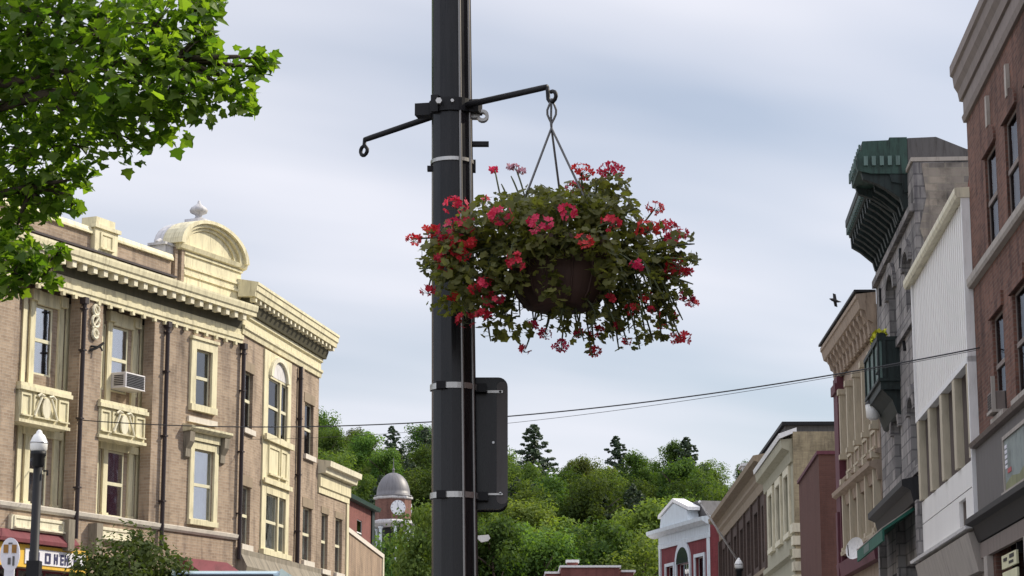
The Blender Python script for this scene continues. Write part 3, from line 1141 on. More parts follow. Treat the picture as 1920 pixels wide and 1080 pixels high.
# mural panel on the sign band
m0, m1 = -24.5, F.s(1884, 880, .15)
r = empty('mural_panel', F.pt((m0 + m1) / 2, .12, 5.6), 'painted landscape mural panel with pale frame on a charcoal sign band', 'mural')
MB().box(F, m0, m1, .105, .15, 5.62, 6.66).build('picture', M['mural_a'], r)
fm = MB()
framed(fm, F, m0 + .06, m1 - .06, 5.66, 6.6, .15, .18, .07)
fm.build('frame', M['limestone'], r)
a = MB()
for k in range(5):
    z = 6.08 + .09 * k
    a.box(F, m1 - .36, m1 - .12, .151, .16, z, z + .06)
a.build('lettering', M['sign_white'], r)
MB().box(F, m1 - .75, m1 - .36, .151, .158, 5.98, 6.06).build('red_stripe', M['mural_red'], r)
pts = [(m0 + .1, 5.7), (m1 - .1, 5.7), (m1 - .1, 5.82), (m1 - .8, 5.9), (m1 - 1.6, 5.84), (m1 - 2.6, 6.0), (m0 + .1, 5.9)]
MB().plate(F, pts, .151, .156).build('painted_field', M['mural_green'], r)

# small pale sign in the shop window
sa, sb = F.s(1908, 1050, .05), F.s(1880, 1050, .05)
r = empty('window_sign', F.pt((sa + sb) / 2, .05, 4.0), 'small pale yellow sign with dark marks at the charcoal shop front', 'sign')
MB().box(F, sa, sb, .03, .07, F.z(1895, 1062, .05), F.z(1895, 1036, .05)).build('plate', M['pale_yellow'], r)
zz0, zz1 = F.z(1895, 1062, .05), F.z(1895, 1036, .05)
a = MB()
ww = sb - sa
a.box(F, sa + ww * .62, sa + ww * .75, .071, .076, zz0 + .15, zz1 - .06)
a.box(F, sa + ww * .62, sa + ww * .85, .0765, .08, zz1 - .12, zz1 - .06)
a.box(F, sa + ww * .15, sa + ww * .45, .071, .076, zz1 - .1, zz1 - .03)
a.box(F, sa + ww * .2, sa + ww * .5, .071, .076, zz0 + .05, zz0 + .1)
a.build('lettering', M['dark'], r)
MB().box(F, sa, sb, .03, .065, zz0 - .22, zz0 - .06).build('lower_strip', M['pale_yellow'], r)
MB().box(F, sa + .1, sa + .14, -.1, .04, zz1 - .05, zz1 + .3).build('hanger', M['iron'], r)

# window unit and bracket on the brown building
r = empty('air_conditioner', F.pt(-17.6, .1, 7.25), 'grey window air conditioner on a pale bracket in the dark brown brick building', 'air conditioner')
MB().box(F, -17.9, -17.3, -.12, .16, 7.34, 7.68).build('case', M['grey_trim'], r, bevel=.02)
a = MB()
for i in range(6):
    a.box(F, -17.85, -17.35, .161, .17, 7.38 + i * .048, 7.40 + i * .048)
a.build('grille', M['dark'], r)
a = MB().box(F, -17.92, -17.28, -.05, .18, 7.28, 7.335).box(F, -17.92, -17.86, .1, .17, 7.335, 7.95)
a.build('bracket', M['limestone'], r)

# =================================================================== white panelled building
WB = Build('panelled_building', F, -10.5, 'building faced with white ribbed metal panel above a row of narrow windows')
WB.holes = []
edges = [-6.2, -8.35, -10.5, -12.65, -14.8]
for a, b in zip(edges[:-1], edges[1:]):
    WB.win(b + .2, a - .2, 6.85, 8.7, sash='olive', pane='glass_dim', rec=.28, curtain='curtain' if abs(a + 10.5) < .1 else None, cfrac=(0, 1, .5, 1))
WB.win(-13.35, -12.35, 5.62, 6.15, sash='white', pane='glass_dim', rail=False, rec=.1)
WB.wall(-15.04, -5.85, 5.3, 12.0)
WB.holes = []
WB.win(-14.6, -10.8, WB.gz + .5, 4.5, sash='grey_trim', pane='glass_dim', rail=False, mull=2, rec=.3)
WB.win(-10.2, -6.4, WB.gz + .5, 4.5, sash='grey_trim', pane='glass_dim', rail=False, mull=2, rec=.3)
WB.wall(-15.04, -5.85, WB.gz - 1, 5.3)
WB.shell(-15.04, -5.85, 14, WB.gz - 1, 12.0)
WB.roof(-15.04, -5.85, 14, 11.9)
a = MB()
k = -14.98
rng = random.Random(4)
while k < -5.95:
    w = .30
    a.box(F, k, min(k + w * .62, -5.9), .003, .12, 8.82, 12.05)
    a.box(F, k + w * .62, min(k + w, -5.9),   .003, .06 + .045 * rng.random(), 8.82, 12.05)
    k += w
WB.part('ribbed_panel', 'panelwhite', a)
a = MB()
a.box(F, -15.02, -14.9, .003, .17, 5.5, 12.06)
a.box(F, -6.0, -5.86, .003, .17, 8.82, 12.06)
a.box(F, -15.02, -5.86, .003, .17, 8.70, 8.815)
WB.part('corner_trim', 'white', a)
WB.part('roof_cap', 'cream_white', MB().prism(F, [(-.4, 12.06), (.26, 12.06), (.30, 12.14), (.30, 12.26), (-.4, 12.30)], -15.04, -5.45))
a = MB()
for e_ in edges:
    a.box(F, e_ - .2, e_ + .2, .003, .16, 6.82, 8.695)
WB.part('window_pier', 'vict_cream', a)
a = MB()
for s0, s1 in ((-15.0, -13.38), (-12.32, -5.88)):
    a.box(F, s0, s1, .003, .09, 5.5, 6.26)
a.box(F, -13.38, -12.32, .003, .09, 6.16, 6.26)
a.box(F, -13.38, -12.32, .003, .09, 5.5, 5.61)
a.box(F, -15.0, -5.88, .003, .09, 6.285, 6.80)
a.box(F, -10.62, -10.58, .09, .10, 6.29, 6.79)
WB.part('lower_panel', 'panelwhite', a)
WB.part('flashing', 'white', MB().prism(F, [(.0, 5.42), (.34, 5.38), (.36, 5.44), (.09, 5.5), (.0, 5.5)], -15.0, -5.3))
WB.part('shop_fascia', 'limestone', MB().prism(F, [(0, 4.55), (.12, 4.55), (.30, 5.30), (0, 5.36)], -15.0, -5.9))
WB.done('grey_trim')

# =================================================================== granite building with green cornice and balcony
GB = Build('granite_building', F, -1, 'grey granite building with huge dark green bracketed cornice and a green balcony')
GB.holes = []
AW = (-1.0, .7)
GB.win(AW[0], AW[1], 11.75, 13.5, sash='dark_green', pane='glass_dim', rec=.25)
GB.win(-1.1, .55, 8.05, 9.75, sash='green_metal', pane='glass_dim', rec=.25)
GB.win(-4.6, -3.4, 11.85, 13.3, sash='dark_green', pane='glass_dim', rec=.25)
GB.win(-4.6, -3.4, 8.05, 9.6, sash='dark_green', pane='glass_dim', rec=.25)
GB.wall(-5.84, 4.0, 7.0, 15.2)
GB.holes = []
GB.win(-5.2, -1.2, GB.gz + .5, 5.6, sash='dark', pane='glass_dim', rail=False, mull=1, rec=.35)
GB.win(-.6, 3.4, GB.gz + .5, 5.6, sash='dark', pane='glass_dim', rail=False, mull=1, rec=.35)
GB.wall(-5.84, 4.0, GB.gz - 1, 7.0)
GB.shell(-5.84, 4.0, 14, GB.gz - 1, 15.2)
for i, (a0, a1, zt) in enumerate(((AW[0], AW[1], 13.5), (-1.1, .55, 9.75), (-4.6, -3.4, 13.3), (-4.6, -3.4, 9.6))):
    a = MB()
    m_, h = (a0 + a1) / 2, (a1 - a0) / 2
    k = 12
    inner = [(m_ + h * cos(pi * i / k), zt - .62 * h + .62 * h * sin(pi * i / k)) for i in range(k + 1)]
    a.plate(F, [(a1 + .001, zt - .62 * h), (a1 + .001, zt), (a0 - .001, zt), (a0 - .001, zt - .62 * h)] + [p for p in reversed(inner)][1:-1], -.30, -.005)
    for q in range(k):
        t0, t1 = pi * q / k, pi * (q + .93) / k
        pts = [(m_ + h * cos(t0), zt - .62 * h + .62 * h * sin(t0)), (m_ + h * cos(t1), zt - .62 * h + .62 * h * sin(t1)),
               (m_ + (h + .32) * cos(t1), zt - .62 * h + (.62 * h + .32) * sin(t1)), (m_ + (h + .32) * cos(t0), zt - .62 * h + (.62 * h + .32) * sin(t0))]
        a.plate(F, pts, .003, .09)
    GB.part('arch_stone', 'granite', a)
GB.part('string_course', 'granite', MB().box(F, -5.8, 3.96, .003, .10, 11.3, 11.5).box(F, -5.8, 3.96, .003, .08, 7.62, 7.8).box(F, -5.8, 3.96, .003, .12, 13.95, 14.15))
# the great cornice
a = MB()
a.prism(F, [(-.02, 14.72), (.10, 14.72), (.14, 14.95), (.40, 15.0), (.44, 15.2), (.80, 15.28), (.86, 15.55), (.90, 15.60), (.90, 15.78), (-.02, 15.9)], -4.6, 3.15)
gc = GB.part('great_cornice', 'dark_green', a)
a = MB()
k = -4.4
while k < 3.1:
    a.prism(F, [(0, 14.3), (.10, 14.32), (.16, 14.55), (.50, 14.85), (.74, 15.0), (.76, 15.27), (0, 15.2)], k, k + .22)
    k += .62
split_build(a, F, 'cornice_bracket', M['dark_green'], gc)
a = MB()
k = -4.0
while k < 3.0:
    a.box(F, k, k + .12, .80, .90, 15.32, 15.5)
    k += .31
split_build(a, F, 'cornice_boss', M['pale_green'], gc)
# projecting roof pavilion at the near end
a = MB()
prof = [(-.02, 15.2), (.9, 15.22), (1.22, 15.30), (1.26, 15.72), (1.12, 15.82), (1.10, 16.06), (.45, 16.08), (.42, 16.15), (-.02, 16.15)]
a.prism(F, prof, -4.62, -2.75)
pv = GB.part('roof_pavilion', 'green_metal', a)
a = MB()
for k in range(5):
    s = -4.45 + k * .36 + .05 * (k % 2)
    a.box(F, s, s + .13, 1.265, 1.31, 15.38, 15.64)
    a.box(F, s, s + .1, 1.13, 1.18, 15.87, 16.02)
for k in range(5):
    a.box(F, -4.67, -4.625, .98 - k * .2, 1.08 - k * .2, 15.42, 15.66)
split_build(a, F, 'ornament', M['pale_green'], pv)
a = MB()
for s in (-4.55, -3.0):
    a.prism(F, [(0, 14.3), (.12, 14.3), (.2, 14.6), (.7, 14.95), (1.1, 15.1), (1.16, 15.34), (0, 15.2)], s, s + .2)
split_build(a, F, 'bracket', M['dark_green'], pv)
a = MB()
a.prism(F, [(-.03, 15.46), (-.03, 16.13), (-.75, 16.15), (-1.5, 15.82), (-5.5, 15.5), (-5.5, 15.46)], -4.6, 3.5)
GB.part('slate_roof', 'slate', a)
GB.part('roof_edge', 'green_metal', MB().box(F, -4.64, 3.6, -5.6, -.03, 15.21, 15.455))
GB.part('wall_coping', 'limestone', MB().box(F, -5.86, -4.7, -6.0, .05, 15.2, 15.3))
# repaired brick patch on the near side wall
a = MB()
side = Frame(F.pt(-5.85, 0, 0), 0, 1)
side.d = -F.n
side.n = -F.d
patch = MB().plate(side, [(1.0, 13.0), (1.25, 12.9), (1.3, 12.5), (1.7, 12.4), (2.6, 12.4), (2.6, 14.8), (1.35, 14.8), (1.3, 14.5), (.95, 14.45), (.9, 13.9), (1.1, 13.8)], .002, .03)
GB.part('brick_patch', 'red_dark', patch)
patch = MB().plate(side, [(.15, 12.0), (2.6, 12.0), (2.6, 15.15), (.2, 15.15), (.3, 14.3), (.1, 13.5), (.3, 12.9)], .002, .016)
GB.part('rubble_patch', 'rubble', patch)
# balcony
OB = (-1.45, 2.35)
a = MB()
a.box(F, OB[0], OB[1], 0, .52, 10.2, 10.42)
a.box(F, OB[0] - .05, OB[1] + .05, 0, .58, 10.42, 10.5)
a.prism(F, [(0, 9.55), (.10, 9.6), (.22, 9.95), (.46, 10.2), (0, 10.2)], OB[0] + .1, OB[1] - .1)
bc = GB.part('balcony', 'dark_green', a)
a = MB()
a.box(F, OB[0], OB[1], .46, .52, 10.5, 11.5)
a.box(F, OB[1] - .06, OB[1], 0, .46, 10.5, 11.5)
a.build('parapet', M['pale_green'], bc)
a = MB()
a.box(F, OB[0] - .04, OB[1] + .04, .42, .58, 11.5, 11.6)
a.box(F, OB[0] - .04, OB[0] + .10, 0, .42, 11.5, 11.6)
for k in range(4):
    s = OB[0] + .05 + k * 1.23
    a.box(F, s - .05, s + .05, .521, .57, 10.5, 11.5)
a.box(F, OB[0] - .02, OB[0] + .06, 0, .455, 10.5, 11.5)
framed(a, F, OB[0] + .2, OB[0] + .5, 10.7, 11.3, .521, .54, .05)
for o in (.0, .36):
    a.box(F, OB[0] - .06, OB[0] - .021, o, o + .08, 10.5, 11.5)
a.build('rail', M['dark_green'], bc)
# storefront
a = MB().prism(F, [(0, 6.9), (.18, 6.9), (.25, 7.2), (.45, 7.3), (.45, 7.45), (0, 7.55)], -5.0, 3.95)
GB.part('shop_cornice', 'dark', a)
a = MB().prism(F, [(.02, 6.86), (.08, 6.88), (.85, 6.35), (.85, 6.05), (.80, 6.05), (.80, 6.32), (.02, 6.82)], -3.9, 3.2)
ga = GB.part('awning', 'green_awning', a)
MB().box(F, -.4, 1.1, .852, .858, 6.10, 6.30).build('lettering', M['pale_green'], ga)
MB().prism(F, [(.075, 6.885), (.085, 6.91), (.86, 6.38), (.86, 6.352)], -3.9, 3.2).build('awning_edge', M['limestone'], ga)
a = MB()
for s in (-5.6, -1.05, 3.7):
    a.box(F, s - .2, s + .2, 0, .2, GB.gz - 1, 6.88)
GB.part('shop_column', 'granite', a)
a = MB()
for s in (-2.7, 2.6):
    a.plate(F, [(s, 13.2), (s + .15, 13.2), (s + .15, 13.7), (s, 13.7)], 0, .06)
    a.plate(F, [(s - .3, 10.95), (s - .1, 11.2), (s - .14, 11.25), (s - .34, 11.0)], 0, .08)
GB.part('wall_anchor', 'iron', a)
GB.done('granite')

# flowers on the balcony rail
r = empty('flower_box', F.pt(-.6, .3, 11.6), 'box of yellow flowers standing on the green balcony rail', 'flower box')
MB().box(F, -1.4, .4, .34, .56, 11.602, 11.72).build('trough', M['dark_green'], r)
rng = random.Random(9)
a = MB()
for i in range(110):
    s, o, z = rng.uniform(-1.42, .4), rng.uniform(.30, .6), 11.70 + abs(rng.gauss(.03, .035))
    c = F.pt(s, o, z)
    n1 = Vector((rng.gauss(0, 1), rng.gauss(0, 1), rng.gauss(.6, .6))).normalized()
    t1 = n1.orthogonal().normalized() * .05
    t2 = n1.cross(t1).normalized() * .05
    a.quad(c - t1 - t2, c + t1 - t2, c + t1 + t2, c - t1 + t2)
a.build('blossom', M['yellow_flower'], r)
# lantern below the balcony
lc = F.pt(F.s(1637, 772, .42), .42, 0)
lz = F.z(1637, 788, .42)
r = empty('wall_lantern', (lc.x, lc.y, lz), 'white wall lantern hung under the green balcony', 'lantern')
MB().lathe(lc, [(.10, lz), (.19, lz + .06), (.21, lz + .42), (.12, lz + .55)], 10).build('globe', M['globe'], r, True)
MB().lathe(lc, [(.23, lz + .43), (.05, lz + .66), (.04, lz + .74)], 10).build('cap', M['iron'], r)
MB().tube([lc + Vector((0, 0, lz + .7)), F.pt(F.s(1637, 772, .42), .0, lz + .95)], .025, 6).build('arm', M['iron'], r)

# =================================================================== Victorian front with maroon pilasters
V = plane_at(1646, 62.4, 1075, -1, 700)
F = V
VE = F.s(1576, 760)
VB = Build('victorian_building', F, VE / 2, 'ornate tan stone front with heavy cornice, cream columns and maroon corner pilaster')
zc_top = F.z(1543, 633, .7)
zf0 = F.z(1574, 705, .12)
zu0, zu1 = F.z(1640, 792), F.z(1640, 684)
zl0, zl1 = F.z(1650, 985), F.z(1650, 864)
zmid = F.z(1600, 903, .2)
VB.holes = []
nwin = 4
pitch = (VE - 1.6) / nwin
cols = []
for k in range(nwin):
    a = .3 + pitch * k
    VB.win(a + .35, a + pitch - .35, zu0, zu1, sash='vict_maroon', pane='glass_dim', rec=.3)
    VB.win(a + .35, a + pitch - .35, zl0, zl1, sash='vict_maroon', pane='glass_dim', rec=.3)
    cols.append(a)
cols.append(.3 + pitch * nwin)
zt = zc_top - .3
VB.wall(0, VE, zl0 - 1.0, zt)
VB.wall(0, VE, VB.gz - 1, zl0 - 1.0, holes=[])
VB.shell(0, VE, 13, VB.gz - 1, zt)
VB.roof(0, VE, 13, zt - .1)
a = MB().prism(F, [(-.02, zf0), (.12, zf0), (.16, zf0 + .25), (.08, zf0 + .3), (.08, zc_top - .85), (.24, zc_top - .75), (.30, zc_top - .5), (.46, zc_top - .42), (.52, zc_top - .15), (.56, zc_top - .12), (.56, zc_top), (-.02, zc_top + .06)], 0, VE + .5)
VB.part('cornice', 'vict_tan', a)
a = MB()
k = .1
while k < VE + .1:
    a.prism(F, [(.06, zc_top - 1.2), (.18, zc_top - 1.15), (.24, zc_top - .8), (.40, zc_top - .6), (.42, zc_top - .42), (.06, zc_top - .42)], k, k + .25)
    k += .85
VB.part('cornice_bracket', 'vict_tan', a)
VB.part('cornice_cap', 'dark', MB().box(F, 0, VE + .56, -.02, .61, zc_top + .062, zc_top + .13))
a = MB()
for s in cols:
    for z0, z1 in ((zu0 - .15, zu1 + .15), (zl0 - .1, zl1 + .1)):
        a.box(F, s - .12, s + .12, .003, .2, z0, z1)
        a.box(F, s - .17, s + .17, .003, .25, z1, z1 + .18)
        a.box(F, s - .17, s + .17, .003, .25, z0 - .15, z0)
VB.part('column', 'vict_cream', a)
a = MB().prism(F, [(-.0, zmid - .45), (.10, zmid - .45), (.14, zmid - .15), (.34, zmid - .05), (.36, zmid + .08), (.0, zmid + .14)], 0, VE + .15)
a.prism(F, [(-.0, zmid + .3), (.14, zmid + .34), (.16, zmid + .44), (.0, zmid + .48)], 0, VE + .1)
VB.part('middle_cornice', 'vict_tan', a)
a = MB()
for k in range(nwin):
    x = .3 + pitch * k
    framed(a, F, x + .45, x + pitch - .45, zmid + .6, zu0 - .3, .003, .05, .1)
VB.part('panel_moulding', 'vict_cream', a)
a = MB()
a.box(F, VE - 1.0, VE + .06, .003, .22, VB.gz - 1, zf0 - .01)
a.box(F, VE - 1.05, VE + .12, .003, .30, zf0 - .55, zf0 - .25)
a.box(F, VE - .75, VE - .3, .22, .30, zmid - 3.5, zmid - .6)
VB.part('corner_pilaster', 'vict_maroon', a)
VB.part('shop_band', 'vict_maroon', MB().prism(F, [(0, zl0 - 1.0), (.25, zl0 - 1.0), (.3, zl0 - .55), (0, zl0 - .4)], 0, VE))
VB.part('sill_course', 'vict_cream', MB().prism(F, [(0, zl0 - .35), (.22, zl0 - .32), (.24, zl0 - .2), (0, zl0 - .16)], 0, VE))
VB.done('vict_tan')
# satellite dish and box near the sill
sd = F.s(1620, 1030, .3)
zz = F.z(1620, 1030, .3)
c = F.pt(sd, .5, zz)
r = empty('satellite_dish', c, 'white satellite dish fixed beside the green awning on the tan stone front', 'satellite dish')
a = MB()
n0 = None
ax = Vector((-.75, -.62, .25)).normalized()
e1 = ax.orthogonal().normalized()
e2 = ax.cross(e1)
rings = []
for q, (rr, d) in enumerate(((.02, 0), (.14, .02), (.26, .07), (.34, .12))):
    rings.append([c + ax * d + (e1 * cos(2 * pi * i / 16) + e2 * sin(2 * pi * i / 16)) * rr for i in range(16)])
for q in range(3):
    for i in range(16):
        j = (i + 1) % 16
        a.quad(rings[q][i], rings[q][j], rings[q + 1][j], rings[q + 1][i])
a.build('dish', M['white'], r)
MB().tube([c, F.pt(sd + .1, .0, zz - .25)], .03, 6).build('arm', M['iron'], r)
MB().tube([c - e2 * .3 + ax * .1, c + ax * .42], .015, 6).build('feed_arm', M['iron'], r)

# =================================================================== red-brown box, olive building, mansard, red front
BX = plane_at(1536, 88, 1200, -1, 900)
F = BX
zt = F.z(1536, 850)
e = F.s(1498, 910)
BO = Build('red_brown_building', F, e / 2, 'plain windowless red brown brick box with flat roof between taller fronts')
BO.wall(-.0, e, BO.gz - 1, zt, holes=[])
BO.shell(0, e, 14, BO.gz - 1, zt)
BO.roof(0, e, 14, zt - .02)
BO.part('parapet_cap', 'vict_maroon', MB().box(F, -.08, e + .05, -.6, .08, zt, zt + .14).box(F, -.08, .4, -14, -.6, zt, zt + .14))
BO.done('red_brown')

OF = plane_at(1487, 103, 1080, -1, 900)
F = OF
zt = F.z(1487, 826)
e = F.s(1436, 900)
OBd = Build('olive_building', F, e / 2, 'olive cream painted building with quoined corner and rough yellowish brick side wall')
OBd.holes = []
z0, z1 = F.z(1475, 1005), F.z(1475, 895)
npx = 3
for k in range(npx):
    a = e * (.10 + .30 * k)
    OBd.win(a, a + e * .15, z0, z1, sash='cream_white', pane='glass_dim', rec=.25)
OBd.wall(0, e, OBd.gz - 1, zt)
zt -= .45
OBd.wall(0, e, zt + .45, zt + .9, holes=[])
OBd.shell(0, e, 14, OBd.gz - 1, zt + .9, near=False)
OBd.roof(0, e, 14, zt + .8)
OBd.part('side_wall', 'yellow_brick', MB().box(F, -.3, .0, -14, -.01, OBd.gz - 1, zt + .9))
OBd.part('cornice', 'olive', MB().prism(F, [(0, zt - .5), (.10, zt - .5), (.15, zt), (.5, zt + .15), (.55, zt + .55), (0, zt + .6)], -.1, e + .3))
OBd.part('cornice_cap', 'white', MB().prism(F, [(-.2, zt + .9), (.62, zt + .57), (.66, zt + .8), (-.2, zt + 1.1)], -.3, e + .3))
a = MB()
for k in range(npx):
    s = e * (.10 + .30 * k)
    framed(a, F, s, s + e * .15, z0, z1, .003, .12, .35)
OBd.part('window_surround', 'cream_white', a)
a = MB()
z = OBd.gz
k = 0
while z < F.z(1487, 1000):
    a.box(F, -.34, .9 if k % 2 else .5, -.5, .12, z, z + .42)
    z += .60
    k += 1
OBd.part('quoin', 'cream_white', a)
OBd.part('string_course', 'olive', MB().prism(F, [(0, z0 - 1.3), (.25, z0 - 1.2), (.25, z0 - .95), (0, z0 - .9)], 0, e))
OBd.done('olive')

NF = plane_at(1437, 129, 1060, -1)
F = NF
zE = (F.z(1333, 947, .8) + F.z(1433, 866, .8)) / 2
zS = (F.z(1353, 980) + F.z(1437, 905)) / 2
e = F.s(1352, 1000)
MB_ = Build('mansard_building', F, e / 2, 'long brown brick building with steep dark mansard roof, dormer and tan cornice bands')
zw1 = zS - .9
MB_.holes = []
nW = 7
pp = e / nW
for k in range(nW):
    MB_.win(pp * k + pp * .22, pp * (k + 1) - pp * .22, zw1 - 4.1, zw1 - .7, sash='mans_trim', pane='glass_dim', rec=.3)
    MB_.win(pp * k + pp * .22, pp * (k + 1) - pp * .22, zw1 - 8.6, zw1 - 5.4, sash='mans_trim', pane='glass_dim', rec=.3)
MB_.wall(0, e, MB_.gz - 1, zE)
MB_.shell(0, e, 14, MB_.gz - 1, zE)
MB_.part('upper_cornice', 'mans_trim', MB().prism(F, [(0, zE - .75), (.2, zE - .7), (.3, zE - .3), (.8, zE - .15), (.85, zE + .15), (0, zE + .3)], -.2, e + 2.0))
MB_.part('lower_cornice', 'mans_trim', MB().prism(F, [(0, zS - .85), (.12, zS - .85), (.16, zS - .3), (.3, zS - .1), (.3, zS + .1), (0, zS + .15)], 0, e + .3))
zR = zE + 1.7
MB_.part('mansard_roof', 'slate', MB().prism(F, [(.2, zE + .25), (-1.1, zR), (-1.1, zR + .25), (-12, zR + .25), (-13.5, zE + .25)], .0, e * .98))
MB_.part('roof_rim', 'iron', MB().box(F, -.3, e * .98 + .2, -12, -.9, zR + .25, zR + .45))
ds = F.s(1392, 855)
a = MB()
a.box(F, ds - 1.0, ds + 1.0, -1.2, .1, zE + .35, zE + 1.5)
a.prism(F, [(.25, zE + 1.5), (-1.2, zE + 1.5), (-1.2, zE + 1.85), (.2, zE + 1.65)], ds - 1.2, ds + 1.2)
dmr = MB_.part('dormer', 'white', a)
MB().box(F, ds - .5, ds + .5, .101, .13, zE + .5, zE + 1.35).build('pane', M['van_glass'], dmr)
a = MB().box(F, -.2, .5, 0, .25, MB_.gz - 1, zS - .9)
a.box(F, e - .6, e + .1, 0, .25, MB_.gz - 1, zS - .9)
for k in range(1, nW):
    a.box(F, pp * k - .22, pp * k + .22, 0, .14, MB_.gz - 1, zS - .87)
MB_.part('brick_pilaster', 'mans', a)
MB_.part('string_course', 'mans_trim', MB().prism(F, [(0, zw1 - 4.9), (.2, zw1 - 4.85), (.22, zw1 - 4.6), (0, zw1 - 4.5)], .5, e - .6))
MB_.part('shop_cornice', 'limestone', MB().prism(F, [(0, zw1 - 9.6), (.35, zw1 - 9.5), (.4, zw1 - 9.15), (0, zw1 - 9.05)], 0, e))
MB_.done('mans')

RF = Frame(at(1330, 1000, 178), radians(-13.5), -1)
F = RF
zt = F.z(1327, 966, .6)
zb_ = F.z(1327, 1008)
e = F.s(1238, 1050)
RBd = Build('red_brick_building', F, e / 2, 'red brick building with white gabled pediment and deep white entablature down the street')
RBd.holes = []
zw = F.z(1310, 1062)
for k, (a, b) in enumerate(((.10, .24), (.62, .82))):
    pass
w0, w1 = F.s(1321, 1060), F.s(1305, 1060)
RBd.win(w0, w1, zb_ - 8, F.z(1313, 1044), sash='white', pane='glass_dim', rec=.25)
x0, x1 = F.s(1264, 1065), F.s(1250, 1065)
RBd.win(x0, x1, zb_ - 8, F.z(1257, 1062), sash='white', pane='glass_dim', rec=.25)
c0_, c1_ = F.s(1294, 1060), F.s(1270, 1060)
RBd.win(c0_, c1_, zb_ - 8, F.z(1282, 1056), sash='white', pane='glass', rec=.25, mull=1)
RBd.wall(0, e, RBd.gz - 1, zb_)
RBd.wall(0, e, zb_, zt - .1, holes=[])
RBd.shell(0, e, 14, RBd.gz - 1, zt - .1)
RBd.roof(0, e, 14, zt - .2)
a = MB()
for s0_, s1_, zz in ((w0, w1, F.z(1313, 1044)), (x0, x1, F.z(1257, 1062))):
    framed(a, F, s0_, s1_, zb_ - 8, zz, .003, .12, .28)
zz = F.z(1282, 1056)
cm, ch = (c0_ + c1_) / 2, abs(c1_ - c0_) / 2
k = 12
pts = [(cm + (ch + .35) * cos(pi * i / k), zz + (1.9) * sin(pi * i / k)) for i in range(k + 1)]
a.plate(F, pts, .003, .14)
a.box(F, min(c0_, c1_) - .35, min(c0_, c1_), .003, .14, zb_ - 8, zz)
a.box(F, max(c0_, c1_), max(c0_, c1_) + .35, .003, .14, zb_ - 8, zz)
RBd.part('window_surround', 'blue_white', a)
pts = [(cm + (ch - .1) * cos(pi * i / k), zz + (1.35) * sin(pi * i / k)) for i in range(k + 1)]
RBd.part('fanlight', 'van_glass', MB().plate(F, pts, .141, .16))
a = MB().prism(F, [(0, zb_), (.12, zb_), (.15, zb_ + .35), (.08, zb_ + .4), (.08, zb_ + 1.1), (.3, zb_ + 1.25), (.3, zb_ + 1.4), (0, zb_ + 1.45)], -.2, e + .2)
RBd.part('entablature', 'blue_white', a)
a = MB().prism(F, [(0, zt - .6), (.35, zt - .55), (.75, zt - .3), (.8, zt), (0, zt + .12)], -.4, e + 1.6)
RBd.part('cornice', 'blue_white', a)
pm_, ph = e * .62, e * .30
zp = F.z(1262, 944, .3) 
a = MB().plate(F, [(pm_ - ph, zt + .1), (pm_ + ph, zt + .1), (pm_ + ph * .9, zt + 1.0), (pm_, zp), (pm_ - ph * .9, zt + 1.0)], -.6, .35)
pdm = RBd.part('pediment', 'blue_white', a)
a = MB()
for sg in (-1, 1):
    p0, p1 = F.pt(pm_ + sg * ph * 1.05, .45, zt + .95), F.pt(pm_, .45, zp + .1)
    p2, p3 = F.pt(pm_ + sg * ph * 1.05, -.6, zt + .95), F.pt(pm_, -.6, zp + .1)
    up_ = Vector((0, 0, .3))
    n = len(a.v)
    a.v += [p0, p1, p3, p2, p0 + up_, p1 + up_, p3 + up_, p2 + up_]
    for q in ((0, 1, 2, 3), (4, 5, 6, 7), (0, 1, 5, 4), (1, 2, 6, 5), (2, 3, 7, 6), (3, 0, 4, 7)):
        a.f.append(tuple(n + i for i in q))
a.build('raking_cornice', M['white'], pdm)
RBd.part('gable_roof', 'slate', MB().plate(F, [(pm_ - ph * 1.5, zt + .15), (pm_ + ph, zt + .15), (pm_, zp - .1), (pm_ - ph * .9, zp - .1)], -9, -.7))
a = MB().box(F, -.1, .35, .003, .14, RBd.gz - 1, zb_ - .02)
a.box(F, e - .4, e + .05, .003, .14, RBd.gz - 1, zb_ - .02)
RBd.part('corner_strip', 'blue_white', a)
RBd.done('red_brick')

# small red building at the end of the street
Ys = 190
p0, p1 = at(1052, 1064, Ys), at(1162, 1064, Ys)
gz = ground_z(p0.x, Ys)
r = empty('small_red_building', (p0.x, Ys, gz), 'small flat roofed red building with white capped chimneys in front of the woods', 'building')
SF = World((p0.x, Ys, 0))
wd = p1.x - p0.x
zt = p0.z
MB().box(SF, 0, wd, 0, 8, gz - 1, zt).build('wall', M['red_dark'], r)
MB().box(SF, -.12, wd + .12, -.12, 8.1, zt, zt + .18).build('roof_cap', M['white'], r)
c0x = at(1070, 1060, Ys).x - p0.x
MB().box(SF, c0x - .3, c0x + .65, .4, 1.2, zt + .18, at(1070, 1054, Ys).z).build('chimney', M['red_dark'], r)
MB().box(SF, c0x - .4, c0x + .75, .3, 1.3, at(1070, 1054, Ys).z, at(1070, 1051, Ys).z + .1).build('chimney_cap', M['white'], r)
split_build(MB().box(SF, -1.3, 0, .5, 7, gz - 1, at(1040, 1075, Ys).z).box(SF, wd, wd + 1.2, .5, 7, gz - 1, at(1180, 1072, Ys).z), SF, 'side_wing', M['red_dark'], r)
split_build(MB().box(SF, -1.4, -.125, .4, 7.1, at(1040, 1075, Ys).z, at(1040, 1071, Ys).z).box(SF, wd + .125, wd + 1.4, .4, 7.1, at(1180, 1072, Ys).z, at(1180, 1068, Ys).z), SF, 'side_cap', M['white'], r)

